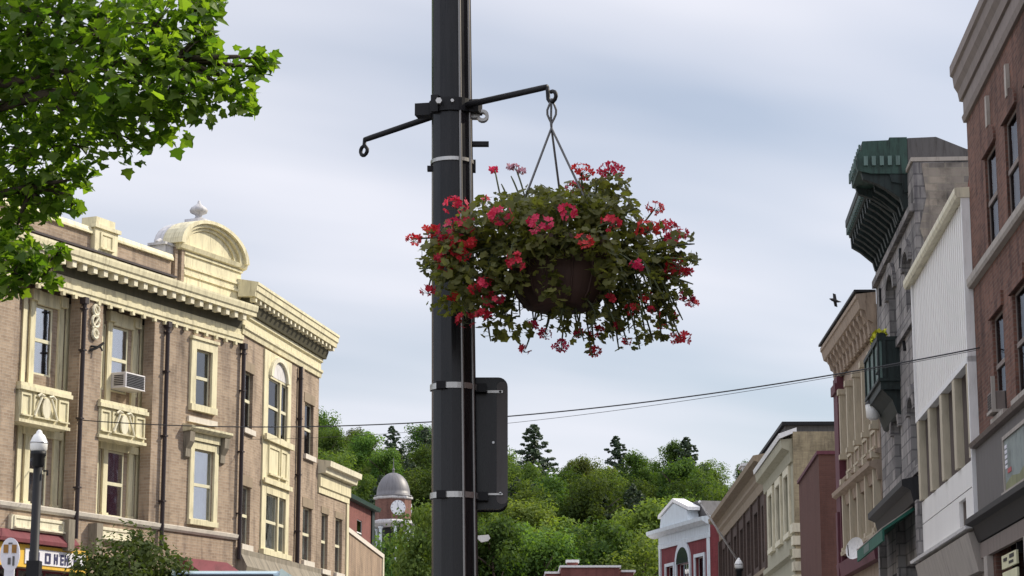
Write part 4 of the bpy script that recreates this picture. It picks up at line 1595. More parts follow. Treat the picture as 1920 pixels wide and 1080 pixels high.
# building on the right between the viewer and the brown one (outside the picture, added to shade the pole)
NB = Build('shade_building', R, -52, 'unseen two storey brown brick building next to the tall brown building, added to shade the pole')
NB.holes = []
for k in range(4):
    NB.win(-44.5 - 4 * k, -42.5 - 4 * k, 5.2, 7.2, sash='grey_trim', pane='glass_dim')
NB.wall(-60, -40.1, -1, 8.9)
NB.shell(-60, -40.1, 12, -1, 8.9)
NB.roof(-60, -40.1, 12, 8.8)
NB.part('cornice', 'grey_trim', MB().prism(R, [(0, 8.3), (.2, 8.3), (.5, 8.7), (.5, 8.95), (0, 9.0)], -60, -40.1))
NB.done('brown_brick')


# =================================================================== ground, road, hill
def sheet(name, xs, ys, mat_, dz=0.0):
    a = MB()
    idx = {}
    for i, x in enumerate(xs):
        for j, y in enumerate(ys):
            idx[i, j] = len(a.v)
            a.v.append(Vector((x, y, ground_z(x, y) + dz)))
    for i in range(len(xs) - 1):
        for j in range(len(ys) - 1):
            a.f.append((idx[i, j], idx[i + 1, j], idx[i + 1, j + 1], idx[i, j + 1]))
    o = a.build(name, M[mat_], smooth=True)
    o['kind'] = 'structure'
    return o


sheet('ground', [-3000, -800, -300, -100, -40, -12, 0, 12, 40, 100, 300, 800, 3000], [-800, -60, 0, 50, 100, 150, 200, 236], 'concrete')
sheet('hill', [-3000, -900, -400] + [-300 + 20 * i for i in range(31)] + [400, 900, 3000], [236 + 12 * i for i in range(27)] + [700, 1000, 2500], 'earth')
sheet('road', [-5.2, 0, 5.6], [-60] + [10 * i for i in range(0, 24)], 'asphalt', .004)
a = MB()
for y0, y1 in [(10 * i, 10 * i + 4) for i in range(0, 22)]:
    a.quad(Vector((-.0, y0, ground_z(0, y0) + .008)), Vector((.14, y0, ground_z(0, y0) + .008)), Vector((.14, y1, ground_z(0, y1) + .008)), Vector((0, y1, ground_z(0, y1) + .008)))
o = a.build('road_marking', M['yellow'])
o['kind'] = 'structure'
for nm, x0, x1 in (('left_pavement', -8.4, -5.2), ('right_pavement', 5.6, 7.6)):
    a = MB()
    for i in range(-6, 23):
        ya, yb = 10 * i, 10 * i + 10
        n = len(a.v)
        for y in (ya, yb):
            for x, dz in ((x0, -.3), (x1, -.3), (x1, .13), (x0, .13)):
                a.v.append(Vector((x, y, ground_z(x, y) + dz)))
        a.f += [(n + 3, n + 2, n + 6, n + 7), (n + 1, n + 2, n + 6, n + 5), (n, n + 3, n + 7, n + 4)]
    o = a.build(nm, M['concrete'])
    o['kind'] = 'structure'

# =================================================================== the black pole in the middle
pb, ptop = at(853, 1080, 8.2), at(846, 0, 8.2)
gzp = ground_z(pb.x, 8.2)
ax = (ptop.x + (pb.x - ptop.x) * 0)
cx_at = lambda z: ptop.x + (pb.x - ptop.x) * (ptop.z - z) / (ptop.z - pb.z)
r_at = lambda z: .0775 + (.0875 - .0775) * (ptop.z - z) / (ptop.z - pb.z)
POLE = empty('street_pole', (pb.x, 8.2, gzp), 'tall thick black fluted street pole carrying a hanging flower basket', 'pole')


def pole_shaft(z0, z1, nz=24, K=192, flutes=12):
    a = MB()
    for i in range(nz + 1):
        z = z0 + (z1 - z0) * i / nz
        R_ = r_at(z)
        for j in range(K):
            w = 2 * pi * j / K
            r_ = R_ - .0022 * abs(sin(w * flutes / 2 + .35)) ** .8
            a.v.append(Vector((cx_at(z) + r_ * cos(w), 8.2 + r_ * sin(w), z)))
    for i in range(nz):
        for j in range(K):
            q = (j + 1) % K
            a.f.append((i * K + j, i * K + q, (i + 1) * K + q, (i + 1) * K + j))
    a.f.append(tuple(nz * K + j for j in range(K)))
    return a


pole_shaft(gzp, 7.4).build('shaft', M['pole'], POLE, False)
MB().lathe((cx_at(gzp), 8.2, 0), [(.24, gzp), (.24, gzp + .12), (.2, gzp + .2), (.19, gzp + .55), (.13, gzp + .7), (.12, gzp + .78), (.1, gzp + .82)], 24).build('base', M['pole'], POLE, True)
MB().lathe((cx_at(7.4), 8.2, 0), [(.1, 7.38), (.12, 7.42), (.12, 7.5), (.2, 7.6), (.24, 7.9), (.2, 8.15), (.06, 8.3), (.03, 8.45)], 20).build('lamp_head', M['globe'], POLE, True)


def ring(z, h, dr, mat_, name, parent=POLE, gap=0):
    a = MB()
    c = (cx_at(z), 8.2, 0)
    R_ = r_at(z)
    a.lathe(c, [(R_ - .004, z - h / 2), (R_ + dr, z - h / 2), (R_ + dr, z + h / 2), (R_ - .004, z + h / 2)], 40)
    return a.build(name, M[mat_], parent, False)


zc = at(850, 205, 8.2).z
ring(zc, .052, .010, 'iron', 'clamp')
cxz = cx_at(zc)
RP = r_at(zc)
cf = World((cxz, 8.2, 0), radians(-45))   # d points right and towards the viewer
a = MB()
# clamp ears with bolts
lf = World((cxz, 8.2, 0), radians(-12))
a.box(lf, -RP - .062, -RP + .01, -.03, .025, zc - .024, zc + .024)
a.box(lf, RP - .01, RP + .035, -.04, .03, zc - .024, zc + .024)
a.box(lf, -RP * .78, -RP * .42, -RP - .012, -RP * .7, zc - .03, zc + .036)
split_build(a, lf, 'clamp_ear', M['iron'], POLE)
a = MB()
bf = Vector((cxz - RP * .6, 8.2 - RP - .010, zc + .004))
a.tube([bf, bf + Vector((0, -.022, 0))], .0125, 6)
bf = Vector((cxz + RP * .05, 8.2 - RP - .008, zc + .008))
a.tube([bf, bf + Vector((0, -.012, 0))], .007, 6)
split_build(a, W, 'bolt', M['steel'], POLE)
# hooked arm: one level bar through the clamp, right end towards the viewer
hk = at(1026, 163, 7.85)
he = at(684, 262, 8.57)
d = (hk - he)
zarm = zc + .0
off = Vector((.012, -RP * .9, 0))


def hook(tip, drop_dir, first, r_=.0095):
    """down-turned end with an open eye"""
    pts = [tip]
    e = drop_dir
    c = tip + Vector((0, 0, -.052)) + e * .012
    for i in range(12):
        t = radians(160) - i * radians(30)
        pts.append(c + e * .019 * cos(t) + Vector((0, 0, .021 * sin(t) + 0)))
    return pts


dir_ = Vector((d.x, d.y, 0)).normalized()
tip_r, tip_l = hk, he
pr_ = Vector((cxz + RP * .72, 8.2 - RP * .75, zarm))
pl_ = Vector((cxz - RP * .60, 8.2 + RP * .85, zarm - .0))
for nm, p_in, tip in (('hook_arm', pr_, tip_r), ('hook_arm', pl_, tip_l)):
    a = MB()
    p1 = tip + (p_in - tip).normalized() * .03
    a.tube([p_in, p1, tip], [.0125, .0115, .0105], 10)
    e = (tip - p_in)
    e.z = 0
    e.normalize()
    pts = [tip, tip + e * .003 + Vector((0, 0, -.02))]
    c = tip + e * (.024 if tip is tip_r else .0) + Vector((0, 0, -.042))
    if tip is tip_l:
        c = tip + e * .004 + Vector((0, 0, -.045))
    for i in range(11):
        t = radians(170) + i * radians(30)
        pts.append(c + e * .020 * cos(t) + Vector((0, 0, .020 * sin(t))))
    a.tube(pts, .0078, 8)
    a.build(nm, M['iron'], POLE, True)
# steel band, small fittings on the right side
zb1 = at(850, 306, 8.2).z
ring(zb1, .014, .004, 'steel', 'steel_band')
a = MB()
R_ = r_at(zb1)
a.box(W, cx_at(zb1) + R_ - .006, cx_at(zb1) + R_ + .010, 8.19, 8.23, zb1 - .032, zb1 + .012)
a.box(W, cx_at(zb1) - R_ - .016, cx_at(zb1) - R_ + .004, 8.19, 8.22, zb1 - .030, zb1 - .012)
p = at(903, 271, 8.2)
a.box(W, p.x - .04, p.x + .028, 8.18, 8.21, p.z - .008, p.z + .008)
p2 = at(905, 218, 8.2)
split_build(a, W, 'band_buckle', M['iron'], POLE)
a = MB()
for i in range(14):
    t0, t1 = 2 * pi * i / 14, 2 * pi * (i + 1) / 14
    n = len(a.v)
    for o in (8.185, 8.215):
        for r_, t in ((.012, t0), (.012, t1), (.024, t1), (.024, t0)):
            a.v.append(Vector((p2.x + r_ * cos(t), o, p2.z + r_ * sin(t))))
    for q in ((3, 2, 1, 0), (4, 5, 6, 7), (0, 1, 5, 4), (2, 3, 7, 6)):
        a.f.append(tuple(n + x for x in q))
a.box(W, p2.x - .05, p2.x - .018, 8.18, 8.22, p2.z - .01, p2.z + .01)
a.build('eye_bolt', M['steel'], POLE)
# two thin strips added for sun highlight lines down the right of the shaft
for px in (864, 881):
    off = (at(px, 300, 8.2).x - cx_at(at(px, 300, 8.2).z)) / r_at(3.7)
    w = -math.acos(max(-1, min(1, off)))
    MB().tube([Vector((cx_at(z) + (r_at(z) + .003) * cos(w), 8.2 + (r_at(z) + .003) * sin(w), z)) for z in [gzp + .9 + .2 * i for i in range(33)]], .0062, 12).build('highlight_strip', M['gloss'], POLE, True)

# =================================================================== sign cabinet strapped to the back of the pole
zt_, zb_2 = at(925, 712, 8.25).z, at(925, 952, 8.25).z
yb = 8.2 + .02
x0 = cx_at(2.6) + .02
x1 = at(949, 800, 8.24).x
SG = empty('sign_cabinet', (x1, 8.3, zb_2), 'black rounded sign cabinet strapped to the thick black fluted pole', 'sign')
a = MB()
rc = .03
sf = World(((x0 + x1) / 2, 8.2, 0), radians(0))
hw = (x1 - x0) / 2


def rrect(s0, s1, z0, z1, r_, k=5):
    pts = []
    for cx_, cz_, t0 in ((s1 - r_, z1 - r_, 0), (s0 + r_, z1 - r_, pi / 2), (s0 + r_, z0 + r_, pi), (s1 - r_, z0 + r_, 1.5 * pi)):
        for i in range(k + 1):
            t = t0 + pi / 2 * i / k
            pts.append((cx_ + r_ * cos(t), cz_ + r_ * sin(t)))
    return pts


a.plate(sf, rrect(-hw, hw, zb_2, zt_, rc), .03, .17)
a.build('body', M['pole'], SG, bevel=.006)
a = MB()
a.plate(sf, rrect(hw - .036, hw + .006, zb_2 + .012, zt_ - .012, .018), .028, .16)
a.build('edge_flange', M['dark_panel'], SG)
a = MB()
a.plate(sf, rrect(-hw + .05, hw - .012, zt_ - .055, zt_ - .045, .003), .022, .032)
a.plate(sf, rrect(-hw + .05, hw - .012, zb_2 + .045, zb_2 + .052, .003), .022, .032)
a.build('seam', M['steel'], SG)
a = MB()
for px_, py_ in ((912, 735), (938, 735), (912, 925), (938, 925), (925, 830)):
    q = at(px_, py_, 8.23)
    a.tube([Vector((q.x, 8.231, q.z)), Vector((q.x, 8.222, q.z))], .005, 8)
split_build(a, W, 'rivet', M['chrome'], SG)
for py in (728, 931):
    z = at(850, py, 8.2).z
    a = MB()
    R_ = r_at(z)
    c = Vector((cx_at(z), 8.2, 0))
    n = 20
    pts = [c + Vector((R_ + .014, .03, z))]
    ts = [radians(10) - radians(200) * i / n for i in range(n + 1)]
    m_ = len(a.v)
    for t in ts:
        for rr in (R_ - .003, R_ + .006):
            for dz in (-.011, .011):
                a.v.append(c + Vector((rr * cos(t), rr * sin(t), z + dz)))
    for i in range(n):
        q = m_ + i * 4
        for A, B, C_, D in ((0, 1, 5, 4), (2, 6, 7, 3), (1, 3, 7, 5), (0, 4, 6, 2)):
            a.f.append((q + A, q + B, q + C_, q + D))
    a.build('strap', M['steel'], SG)
    a = MB().box(W, c.x - R_ * .75, c.x - R_ * .35, 8.2 - R_ - .008, 8.2 - R_ * .6, z - .014, z + .014)
    a.box(W, c.x + R_ * .9, c.x + R_ + .04, 8.2 - .02, 8.26, z - .016, z + .016)
    split_build(a, W, 'buckle', M['iron'], SG)

# =================================================================== hanging basket
YB = 7.85
BC = at(1050, 505, YB)
BK = empty('flower_basket', BC, 'hanging basket of red geraniums with trailing stems on the black pole hook', 'hanging basket')
ppm = FPX / YB
rng = random.Random(5)
potz0, potz1 = at(1050, 572, YB - .1).z, at(1050, 448, YB - .1).z
pr = [(.10, potz0), (.125, potz0 + .008), (.158, potz0 + .05), (.180, potz0 + .11), (.188, potz1 - .03), (.200, potz1 - .03), (.200, potz1), (.178, potz1)]
a = MB().lathe((BC.x, YB, 0), pr, 28)
a.build('pot', M['pot'], BK, True)
a = MB()
for i in range(14):
    t = 2 * pi * i / 14
    a.tube([Vector((BC.x + (rr + .001) * cos(t), YB + (rr + .001) * sin(t), z)) for rr, z in ((.126, potz0 + .008), (.158, potz0 + .05), (.180, potz0 + .11), (.188, potz1 - .03))], .004, 5)
a.build('pot_rib', M['pot'], BK, True)
# hanger wires
top = tip_r + Vector((.024 * .7, -.024 * .7, -.06))
knot = at(1034, 240, YB)
wires = []
for ang in (200, 320, 80):
    e = Vector((BC.x + .2 * cos(radians(ang)), YB + .2 * sin(radians(ang)), potz1))
    wires.append(e)
for i, e in enumerate(wires):
    w = 2 * pi * i / 3
    pts = [top + Vector((0, 0, .01))]
    for q in range(1, 6):
        f_ = q / 6
        p = top.lerp(knot, f_)
        rad = .017 * sin(pi * min(1, f_ * 1.25)) if i < 2 else .002
        pts.append(p + Vector((rad * (1 if i == 0 else -1), 0, 0)))
    pts += [knot, knot.lerp(e, .5), e]
    MB().tube(pts, .0042, 6).build('hanger_wire', M['hanger'], BK, True)


def gleaf(a, c, size, nrm, rng_):
    """rounded five-lobed geranium leaf"""
    n = nrm.normalized()
    t1 = n.orthogonal().normalized()
    w = rng_.uniform(0, 2 * pi)
    b = n.cross(t1)
    e1 = t1 * cos(w) + b * sin(w)
    e2 = n.cross(e1)
    k = len(a.v)
    prof = [(.12, -180), (.85, -150), (.78, -118), (1.0, -90), (.8, -58), (1.05, -28), (.85, 0), (1.05, 28), (.8, 58), (1.0, 90), (.78, 118), (.85, 150)]
    cup = rng_.uniform(-.15, .3)
    for rr, dg in prof:
        t = radians(dg)
        a.v.append(c + (e1 * cos(t) + e2 * sin(t)) * rr * size + n * cup * size * rr * rr)
    a.f.append(tuple(k + i for i in range(len(prof))))
    a.rnd.append(rng_.random())


fol = MB()
stm = MB()
# loose clumps of foliage: (px, py, depth offset, half width, half height, leaves)
clumps = [(880, 500, -.12, 85, 72, 330), (845, 470, -.02, 60, 60, 150), (955, 415, -.16, 105, 52, 420), (1060, 398, -.12, 105, 42, 380), (1150, 415, -.06, 70, 58, 260),
          (1205, 470, .0, 74, 66, 135), (1185, 560, .0, 62, 52, 40), (1245, 560, .0, 52, 62, 28), (1212, 622, .0, 52, 30, 16), (925, 560, -.1, 58, 40, 160), (1050, 405, .2, 160, 50, 380),
          (1040, 470, .26, 190, 60, 330), (1045, 455, -.25, 105, 32, 190), (1015, 485, -.24, 55, 50, 80), (1035, 548, -.22, 34, 24, 28), (960, 500, -.22, 45, 60, 120), (1135, 490, -.22, 35, 60, 90),
          (845, 562, .0, 50, 36, 70), (955, 618, .0, 46, 26, 34), (1110, 615, .0, 62, 32, 50), (1150, 350, .04, 36, 26, 60), (1100, 352, .06, 45, 16, 50), (1275, 470, .0, 36, 40, 40), (1030, 366, .02, 80, 14, 90)]
for (px, py, dy, hw_, hh_, nl) in clumps:
    cc = at(px, py, YB + dy)
    for _ in range(nl):
        dv = Vector((rng.gauss(0, 1), rng.gauss(0, 1), rng.gauss(0, 1))).normalized() * rng.random() ** .4
        dep = .05 if dy < -.18 else .13
        c = cc + Vector((dv.x * hw_ / ppm, dv.y * dep, dv.z * hh_ / ppm))
        rad = sqrt((c.x - BC.x) ** 2 + (c.y - YB) ** 2)
        if rad < .19 and potz0 - .01 < c.z < potz1 - .02:
            k_ = .20 / max(rad, .02)
            c.x, c.y = BC.x + (c.x - BC.x) * k_, YB + (c.y - YB) * k_
        gleaf(fol, c, rng.uniform(.009, .0225), Vector((dv.x * .6 + rng.gauss(0, .55), dv.y * .6 - .2 + rng.gauss(0, .55), .7 + rng.gauss(0, .5))), rng)
# stems: (px, py, depth offset, flower size) ; the head of every stem ends there
stems = [(855, 385, -.05, 1.0), (848, 432, -.14, 1.2), (872, 425, -.16, 1.0), (838, 455, -.12, .7), (938, 407, -.30, 1.0), (1013, 420, -.36, 1.0), (1060, 398, -.30, .8), (1093, 452, -.34, .65),
         (1145, 418, -.30, .75), (1090, 323, -.05, .9), (1145, 321, .02, .95), (1075, 355, .05, .7), (1228, 390, .05, .65), (1213, 430, -.12, .95), (1250, 425, .0, .8), (1270, 440, .08, .85),
         (1195, 497, -.2, .55), (1272, 500, -.05, .95), (1225, 585, -.1, .5), (1283, 560, .05, .7), (1275, 633, 0, .8), (775, 448, .0, .55), (808, 433, -.02, .6),
         (803, 545, .02, .55), (905, 535, -.2, .6), (968, 490, -.3, .85), (925, 560, -.2, .75), (872, 600, -.05, .75), (1052, 648, .02, .65), (985, 655, .1, .45),
         (1022, 627, .05, .5), (1120, 622, .0, .6), (1115, 660, .1, .5), (1185, 580, -.1, .55), (905, 375, .05, .45), (928, 319, .0, .28), (862, 465, -.15, .8),
         (880, 455, -.2, .5), (1255, 455, .0, .6), (1300, 568, .1, .35), (835, 505, -.1, .5), (1240, 610, .1, .35), (905, 590, -.15, .5), (1205, 560, -.1, .3), (1250, 515, -.05, .4), (1160, 610, 0, .3), (1230, 550, .05, .3), (1262, 590, 0, .35), (1175, 640, .05, .3), (1085, 625, .05, .3), (890, 540, -.2, .4), (915, 525, -.2, .35), (850, 555, -.1, .35), (1000, 610, 0, .3), (1145, 560, -.1, .3), (1290, 510, 0, .35), (825, 480, -.1, .45), (870, 480, -.2, .5)]


def strand(p0, p1, sag, dens, leafsize, rng_, bare=.0):
    mid = p0.lerp(p1, .5) + Vector((rng_.gauss(0, .028), rng_.gauss(0, .028), sag + rng_.gauss(0, .015)))
    n = 12
    pts = []
    for i in range(n + 1):
        t = i / n
        pts.append(p0 * (1 - t) ** 2 + mid * 2 * t * (1 - t) + p1 * t * t)
    stm.tube(pts, [.0034] * n + [.0022], 5)
    L = (p1 - p0).length
    k = int(L * dens)
    for i in range(k):
        t = rng_.uniform(.1, 1 - bare)
        c = p0 * (1 - t) ** 2 + mid * 2 * t * (1 - t) + p1 * t * t
        o = Vector((rng_.gauss(0, 1), rng_.gauss(0, 1), rng_.gauss(0, .7))).normalized() * rng_.uniform(.012, .034)
        stm.tube([c, c + o], .0012, 3, False)
        gleaf(fol, c + o, leafsize * rng_.uniform(.6, 1.25), Vector((rng_.gauss(0, .6), rng_.gauss(0, .6), .8)), rng_)


pet_head = []


def flower_head(c, k, pale=False):
    a = MB()
    nf = max(5, int(19 * k))
    for i in range(nf):
        dv = Vector((rng.gauss(0, 1), rng.gauss(0, 1), rng.gauss(.25, .8))).normalized()
        fc_ = c + Vector((dv.x * .045 * k, dv.y * .045 * k, dv.z * .032 * k))
        nn = (dv + Vector((rng.gauss(0, .35), rng.gauss(0, .35), rng.gauss(0, .35)))).normalized()
        t1 = nn.orthogonal().normalized()
        b = nn.cross(t1)
        sz = rng.uniform(.012, .018)
        rv = rng.random()
        w0_ = rng.uniform(0, 6.28)
        for q in range(5):
            w = w0_ + 2 * pi * q / 5 + rng.gauss(0, .1)
            e = t1 * cos(w) + b * sin(w)
            s_ = nn.cross(e)
            n = len(a.v)
            a.v += [fc_, fc_ + (e * .6 + s_ * .36) * sz + nn * .1 * sz, fc_ + e * sz + nn * .22 * sz, fc_ + (e * .6 - s_ * .36) * sz + nn * .1 * sz]
            a.f.append((n, n + 1, n + 2, n + 3))
            a.rnd.append(min(1, max(0, rv + rng.gauss(0, .15))))
        stm.tube([c - Vector((0, 0, .012)), fc_], .0009, 3, False)
    a.build('flower', M['petal_pale' if pale else 'petal'], BK, uv=False)


for (px, py, dy, k) in stems:
    p1 = at(px, py, YB + dy)
    v = p1 - BC
    a_ = math.atan2(v.y, v.x)
    rr = min(.2, Vector((v.x, v.y)).length * .7)
    if v.z > -.03:
        p0 = BC + Vector((rr * cos(a_), rr * sin(a_), .05))
        strand(p0, p1, .03, 40, .016, rng, .25)
    else:
        p0 = BC + Vector((v.x * .72, v.y * .72 - .02, .06))
        strand(p0, p1, .03 + (.05 if abs(v.x) > .3 else .0), 62, .017, rng, .12)
    flower_head(p1, k)
# bare trailing shoots and pale buds
for (px, py, dy) in [(920, 640, .0), (955, 622, .12), (1000, 600, .1), (1110, 668, .05), (1085, 612, .12), (1150, 640, -.05), (1160, 655, .05), (1200, 655, -.08), (1175, 610, .12), (1205, 600, -.15),
                     (1310, 497, .05), (1290, 545, -.05), (1262, 575, -.1), (1245, 560, -.15), (1150, 600, .15), (1130, 590, -.1), (790, 485, .0), (790, 510, .05), (935, 610, -.05), (1065, 600, .2), (1222, 545, -.2), (1210, 630, .1), (1095, 640, -.05), (1265, 630, -.05), (1250, 610, .05), (1225, 640, .05), (1280, 600, .0), (1190, 610, -.05), (1150, 622, .05), (1215, 585, .0), (1240, 640, 0), (1140, 575, .1), (1232, 520, .1), (975, 590, .05),
                     (1190, 560, -.15), (1170, 540, -.2), (1255, 600, .0), (1165, 580, .1), (1180, 625, 0)]:
    p1 = at(px, py, YB + dy)
    v = p1 - BC
    p0 = BC + Vector((v.x * .75, v.y * .7, .05))
    strand(p0, p1, .05, 72, .018, rng, .0)
srng = random.Random(17)
for _ in range(46):
    w_ = srng.uniform(0, 2 * pi)
    px, py = 1048 + 262 * cos(w_) * srng.uniform(.86, 1.04), 492 - (118 if sin(w_) > 0 else 118) * sin(w_) * srng.uniform(.9, 1.12)
    p1 = at(px, py, YB + srng.uniform(-.15, .2))
    v = p1 - BC
    strand(BC + Vector((v.x * .75, v.y * .7, v.z * .6 + .02)), p1, .02, 110, .015, srng, .05)
for (px, py, dy) in [(967, 316, .05), (958, 330, .0), (1185, 375, .1), (940, 345, 0), (895, 400, .0), (1120, 345, .0), (1160, 365, 0), (1110, 340, .1)]:
    p1 = at(px, py, YB + dy)
    v = p1 - BC
    p0 = BC + Vector((v.x * .6, v.y * .6, .08))
    strand(p0, p1, .02, 130, .017, rng, .05 if px > 1000 else .4)
for (px, py) in ((967, 314), (978, 322), (958, 312)):
    flower_head(at(px, py, YB + .05), .22, True)
fol.build('foliage', M['gleaf'], BK, uv=False)
stm.build('stem', M['stem'], BK)

# =================================================================== maple on the left, trunk outside the picture
mrng = random.Random(21)
TX, TY = -6.3, 13.2
tgz = ground_z(TX, TY)
MT = empty('maple_tree', (TX, TY, tgz), 'large broad leaved green maple with branches hanging before the brick block', 'tree')
trunk = MB()
trunk.tube([Vector((TX, TY, tgz - .3)), Vector((TX + .05, TY, tgz + 1.2)), Vector((TX + .1, TY + .1, tgz + 3)), Vector((TX, TY + .2, 6.0)), Vector((TX - .1, TY + .1, 8.5))], [.34, .26, .22, .17, .06], 12)
# clusters: (px, py, depth, radius px); the crown's visible edge, then the rest of it out of the picture
blobs = [(60, 60, 12.2, 120), (180, 60, 12.0, 120), (290, 50, 11.8, 95), (365, 20, 12.0, 50), (40, 170, 12.5, 120), (140, 180, 12.1, 110), (250, 150, 11.7, 105),
         (330, 130, 11.8, 80), (400, 120, 11.9, 55), (445, 160, 11.8, 45), (480, 125, 11.9, 26), (500, 112, 11.9, 15), (455, 195, 11.8, 24), (300, 220, 11.9, 68), (375, 180, 11.7, 52),
         (220, 250, 12.0, 70), (60, 290, 12.4, 95), (130, 270, 12.2, 70), (40, 370, 12.5, 60), (100, 350, 12.3, 48), (90, 390, 12.3, 30), (150, 335, 12.2, 22), (30, 430, 12.4, 30),
         (385, 70, 11.9, 28), (395, 8, 12.1, 22), (135, 385, 12.2, 16), (345, 60, 12, 40),
         (55, 480, 11.6, 40), (25, 510, 11.6, 42), (85, 515, 11.6, 26), (15, 545, 11.6, 22), (110, 470, 11.6, 12), (5, 455, 11.6, 30),
         (-90, 100, 12.4, 150), (-80, 300, 12.6, 150), (-100, 480, 12.3, 130), (150, -80, 12.3, 150), (330, -90, 12.4, 120), (20, -100, 12.6, 150),
         (-230, 60, 12.6, 160), (-240, 250, 12.8, 160), (-270, 430, 12.6, 150), (-400, 140, 12.9, 170), (-430, 330, 12.9, 170), (-590, 230, 13.0, 170), (-380, -40, 12.9, 170), (-200, -90, 12.7, 150)]
lv = MB()
limbs = MB()
SH = [(0, 0), (.20, .05), (.46, .02), (.42, .26), (.58, .48), (.40, .55), (.27, .62), (.20, .80), (0, 1.0), (-.20, .80), (-.27, .62), (-.40, .55), (-.58, .48), (-.42, .26), (-.46, .02), (-.20, .05)]


def maple_leaf(c, size, dirv, nrm):
    e2 = (dirv - nrm * dirv.dot(nrm))
    if e2.length < 1e-3:
        e2 = nrm.orthogonal()
    e2.normalize()
    e1 = e2.cross(nrm)
    n = len(lv.v)
    fold = mrng.uniform(-.15, .5)
    droop = mrng.uniform(-.1, .55)
    for x, y in SH:
        lv.v.append(c + (e1 * x + e2 * y + nrm * (fold * abs(x) - droop * y * y)) * size)
    lv.f.append(tuple(n + i for i in range(len(SH))))
    lv.rnd.append(mrng.random())


fork = [Vector((TX + .1, TY + .05, 3.9)), Vector((TX + .05, TY + .15, 4.9)), Vector((TX, TY + .2, 5.9))]
limb_pts = []
for f_, (px, py, dep), r0 in ((0, (60, 350, 12.35), .075), (0, (40, 490, 11.75), .05), (1, (220, 190, 12.0), .085), (1, (330, 110, 11.85), .06), (2, (210, 30, 12.1), .08), (2, (330, -70, 12.4), .06), (2, (30, -90, 12.6), .07)):
    a0, a1 = fork[f_], at(px, py, dep)
    pts = []
    for i in range(9):
        t = i / 8
        q = a0.lerp(a1, t) + Vector((mrng.gauss(0, .05), mrng.gauss(0, .07), .16 * sin(pi * t) * (1 if f_ else .5) + mrng.gauss(0, .04)))
        if i in (0, 8):
            q = a0.lerp(a1, t)
        pts.append(q)
    limbs.tube(pts, [r0 * (1 - .09 * i) for i in range(9)], 8)
    limb_pts += pts[2:]
for (px, py, dep, rp) in blobs:
    c = at(px, py, dep)
    R_ = rp / FPX * dep
    base_ = min(limb_pts, key=lambda q: (q - c).length + .25 * max(0, q.x - c.x))
    mid = base_.lerp(c, .5) + Vector((mrng.gauss(0, .06), mrng.gauss(0, .04), -.01))
    limbs.tube([base_, mid, c], [.020, .012, .004], 6)
    for _ in range(max(2, int(R_ / .06))):
        dv = Vector((mrng.gauss(0, 1), mrng.gauss(0, 1), mrng.gauss(0, .7))).normalized()
        limbs.tube([c + dv * R_ * -.1, c + dv * R_ * .45 + Vector((0, 0, .02)), c + dv * R_ * .85], [.006, .004, .002], 4)
    nl = int(16 + 350 * (R_ / .35) ** 2)
    for _ in range(max(2, int(R_ / .06))):
        dv = Vector((mrng.gauss(0, 1), mrng.gauss(0, 1), mrng.gauss(0, .7))).normalized()
        limbs.tube([c + dv * R_ * -.1, c + dv * R_ * .85], [.006, .002], 4)
    dep_s = 2.0
    for _ in range(nl):
        dv = Vector((mrng.gauss(0, 1), mrng.gauss(0, 1), mrng.gauss(0, 1))).normalized() * (mrng.random() ** .45)
        p = c + Vector((dv.x * R_, dv.y * max(R_ * 1.5, .12), dv.z * R_ * .95))
        nrm = Vector((mrng.gauss(0, .7), mrng.gauss(0, .7), 1)).normalized()
        dr_ = Vector((dv.x + mrng.gauss(0, .5), dv.y + mrng.gauss(0, .5), -.35 + mrng.gauss(0, .3)))
        maple_leaf(p, mrng.uniform(.042, .084), dr_, nrm)
# unseen rest of the crown
for _ in range(26):
    t, h = mrng.uniform(0, 2 * pi), mrng.uniform(4.2, 9.2)
    rr = 2.6 * sqrt(max(.1, 1 - ((h - 6.4) / 3.4) ** 2)) * mrng.uniform(.4, 1)
    c = Vector((TX + rr * cos(t) - .3, TY + rr * sin(t) + .3, h))
    if c.x > -4.0 and c.z < 6.6:
        continue
    limbs.tube([Vector((TX, TY + .1, max(3.6, h - 1.5))), c], [.05, .01], 6)
    for _ in range(260):
        dv = Vector((mrng.gauss(0, 1), mrng.gauss(0, 1), mrng.gauss(0, 1))).normalized() * (mrng.random() ** .4)
        maple_leaf(c + dv * .85, mrng.uniform(.08, .14), Vector((dv.x, dv.y, -.4)), Vector((mrng.gauss(0, .5), mrng.gauss(0, .5), 1)).normalized())
trunk.build('trunk', M['bark'], MT, True)
limbs.build('branch', M['bark'], MT, True)
lv.build('crown', M['maple'], MT, uv=False)

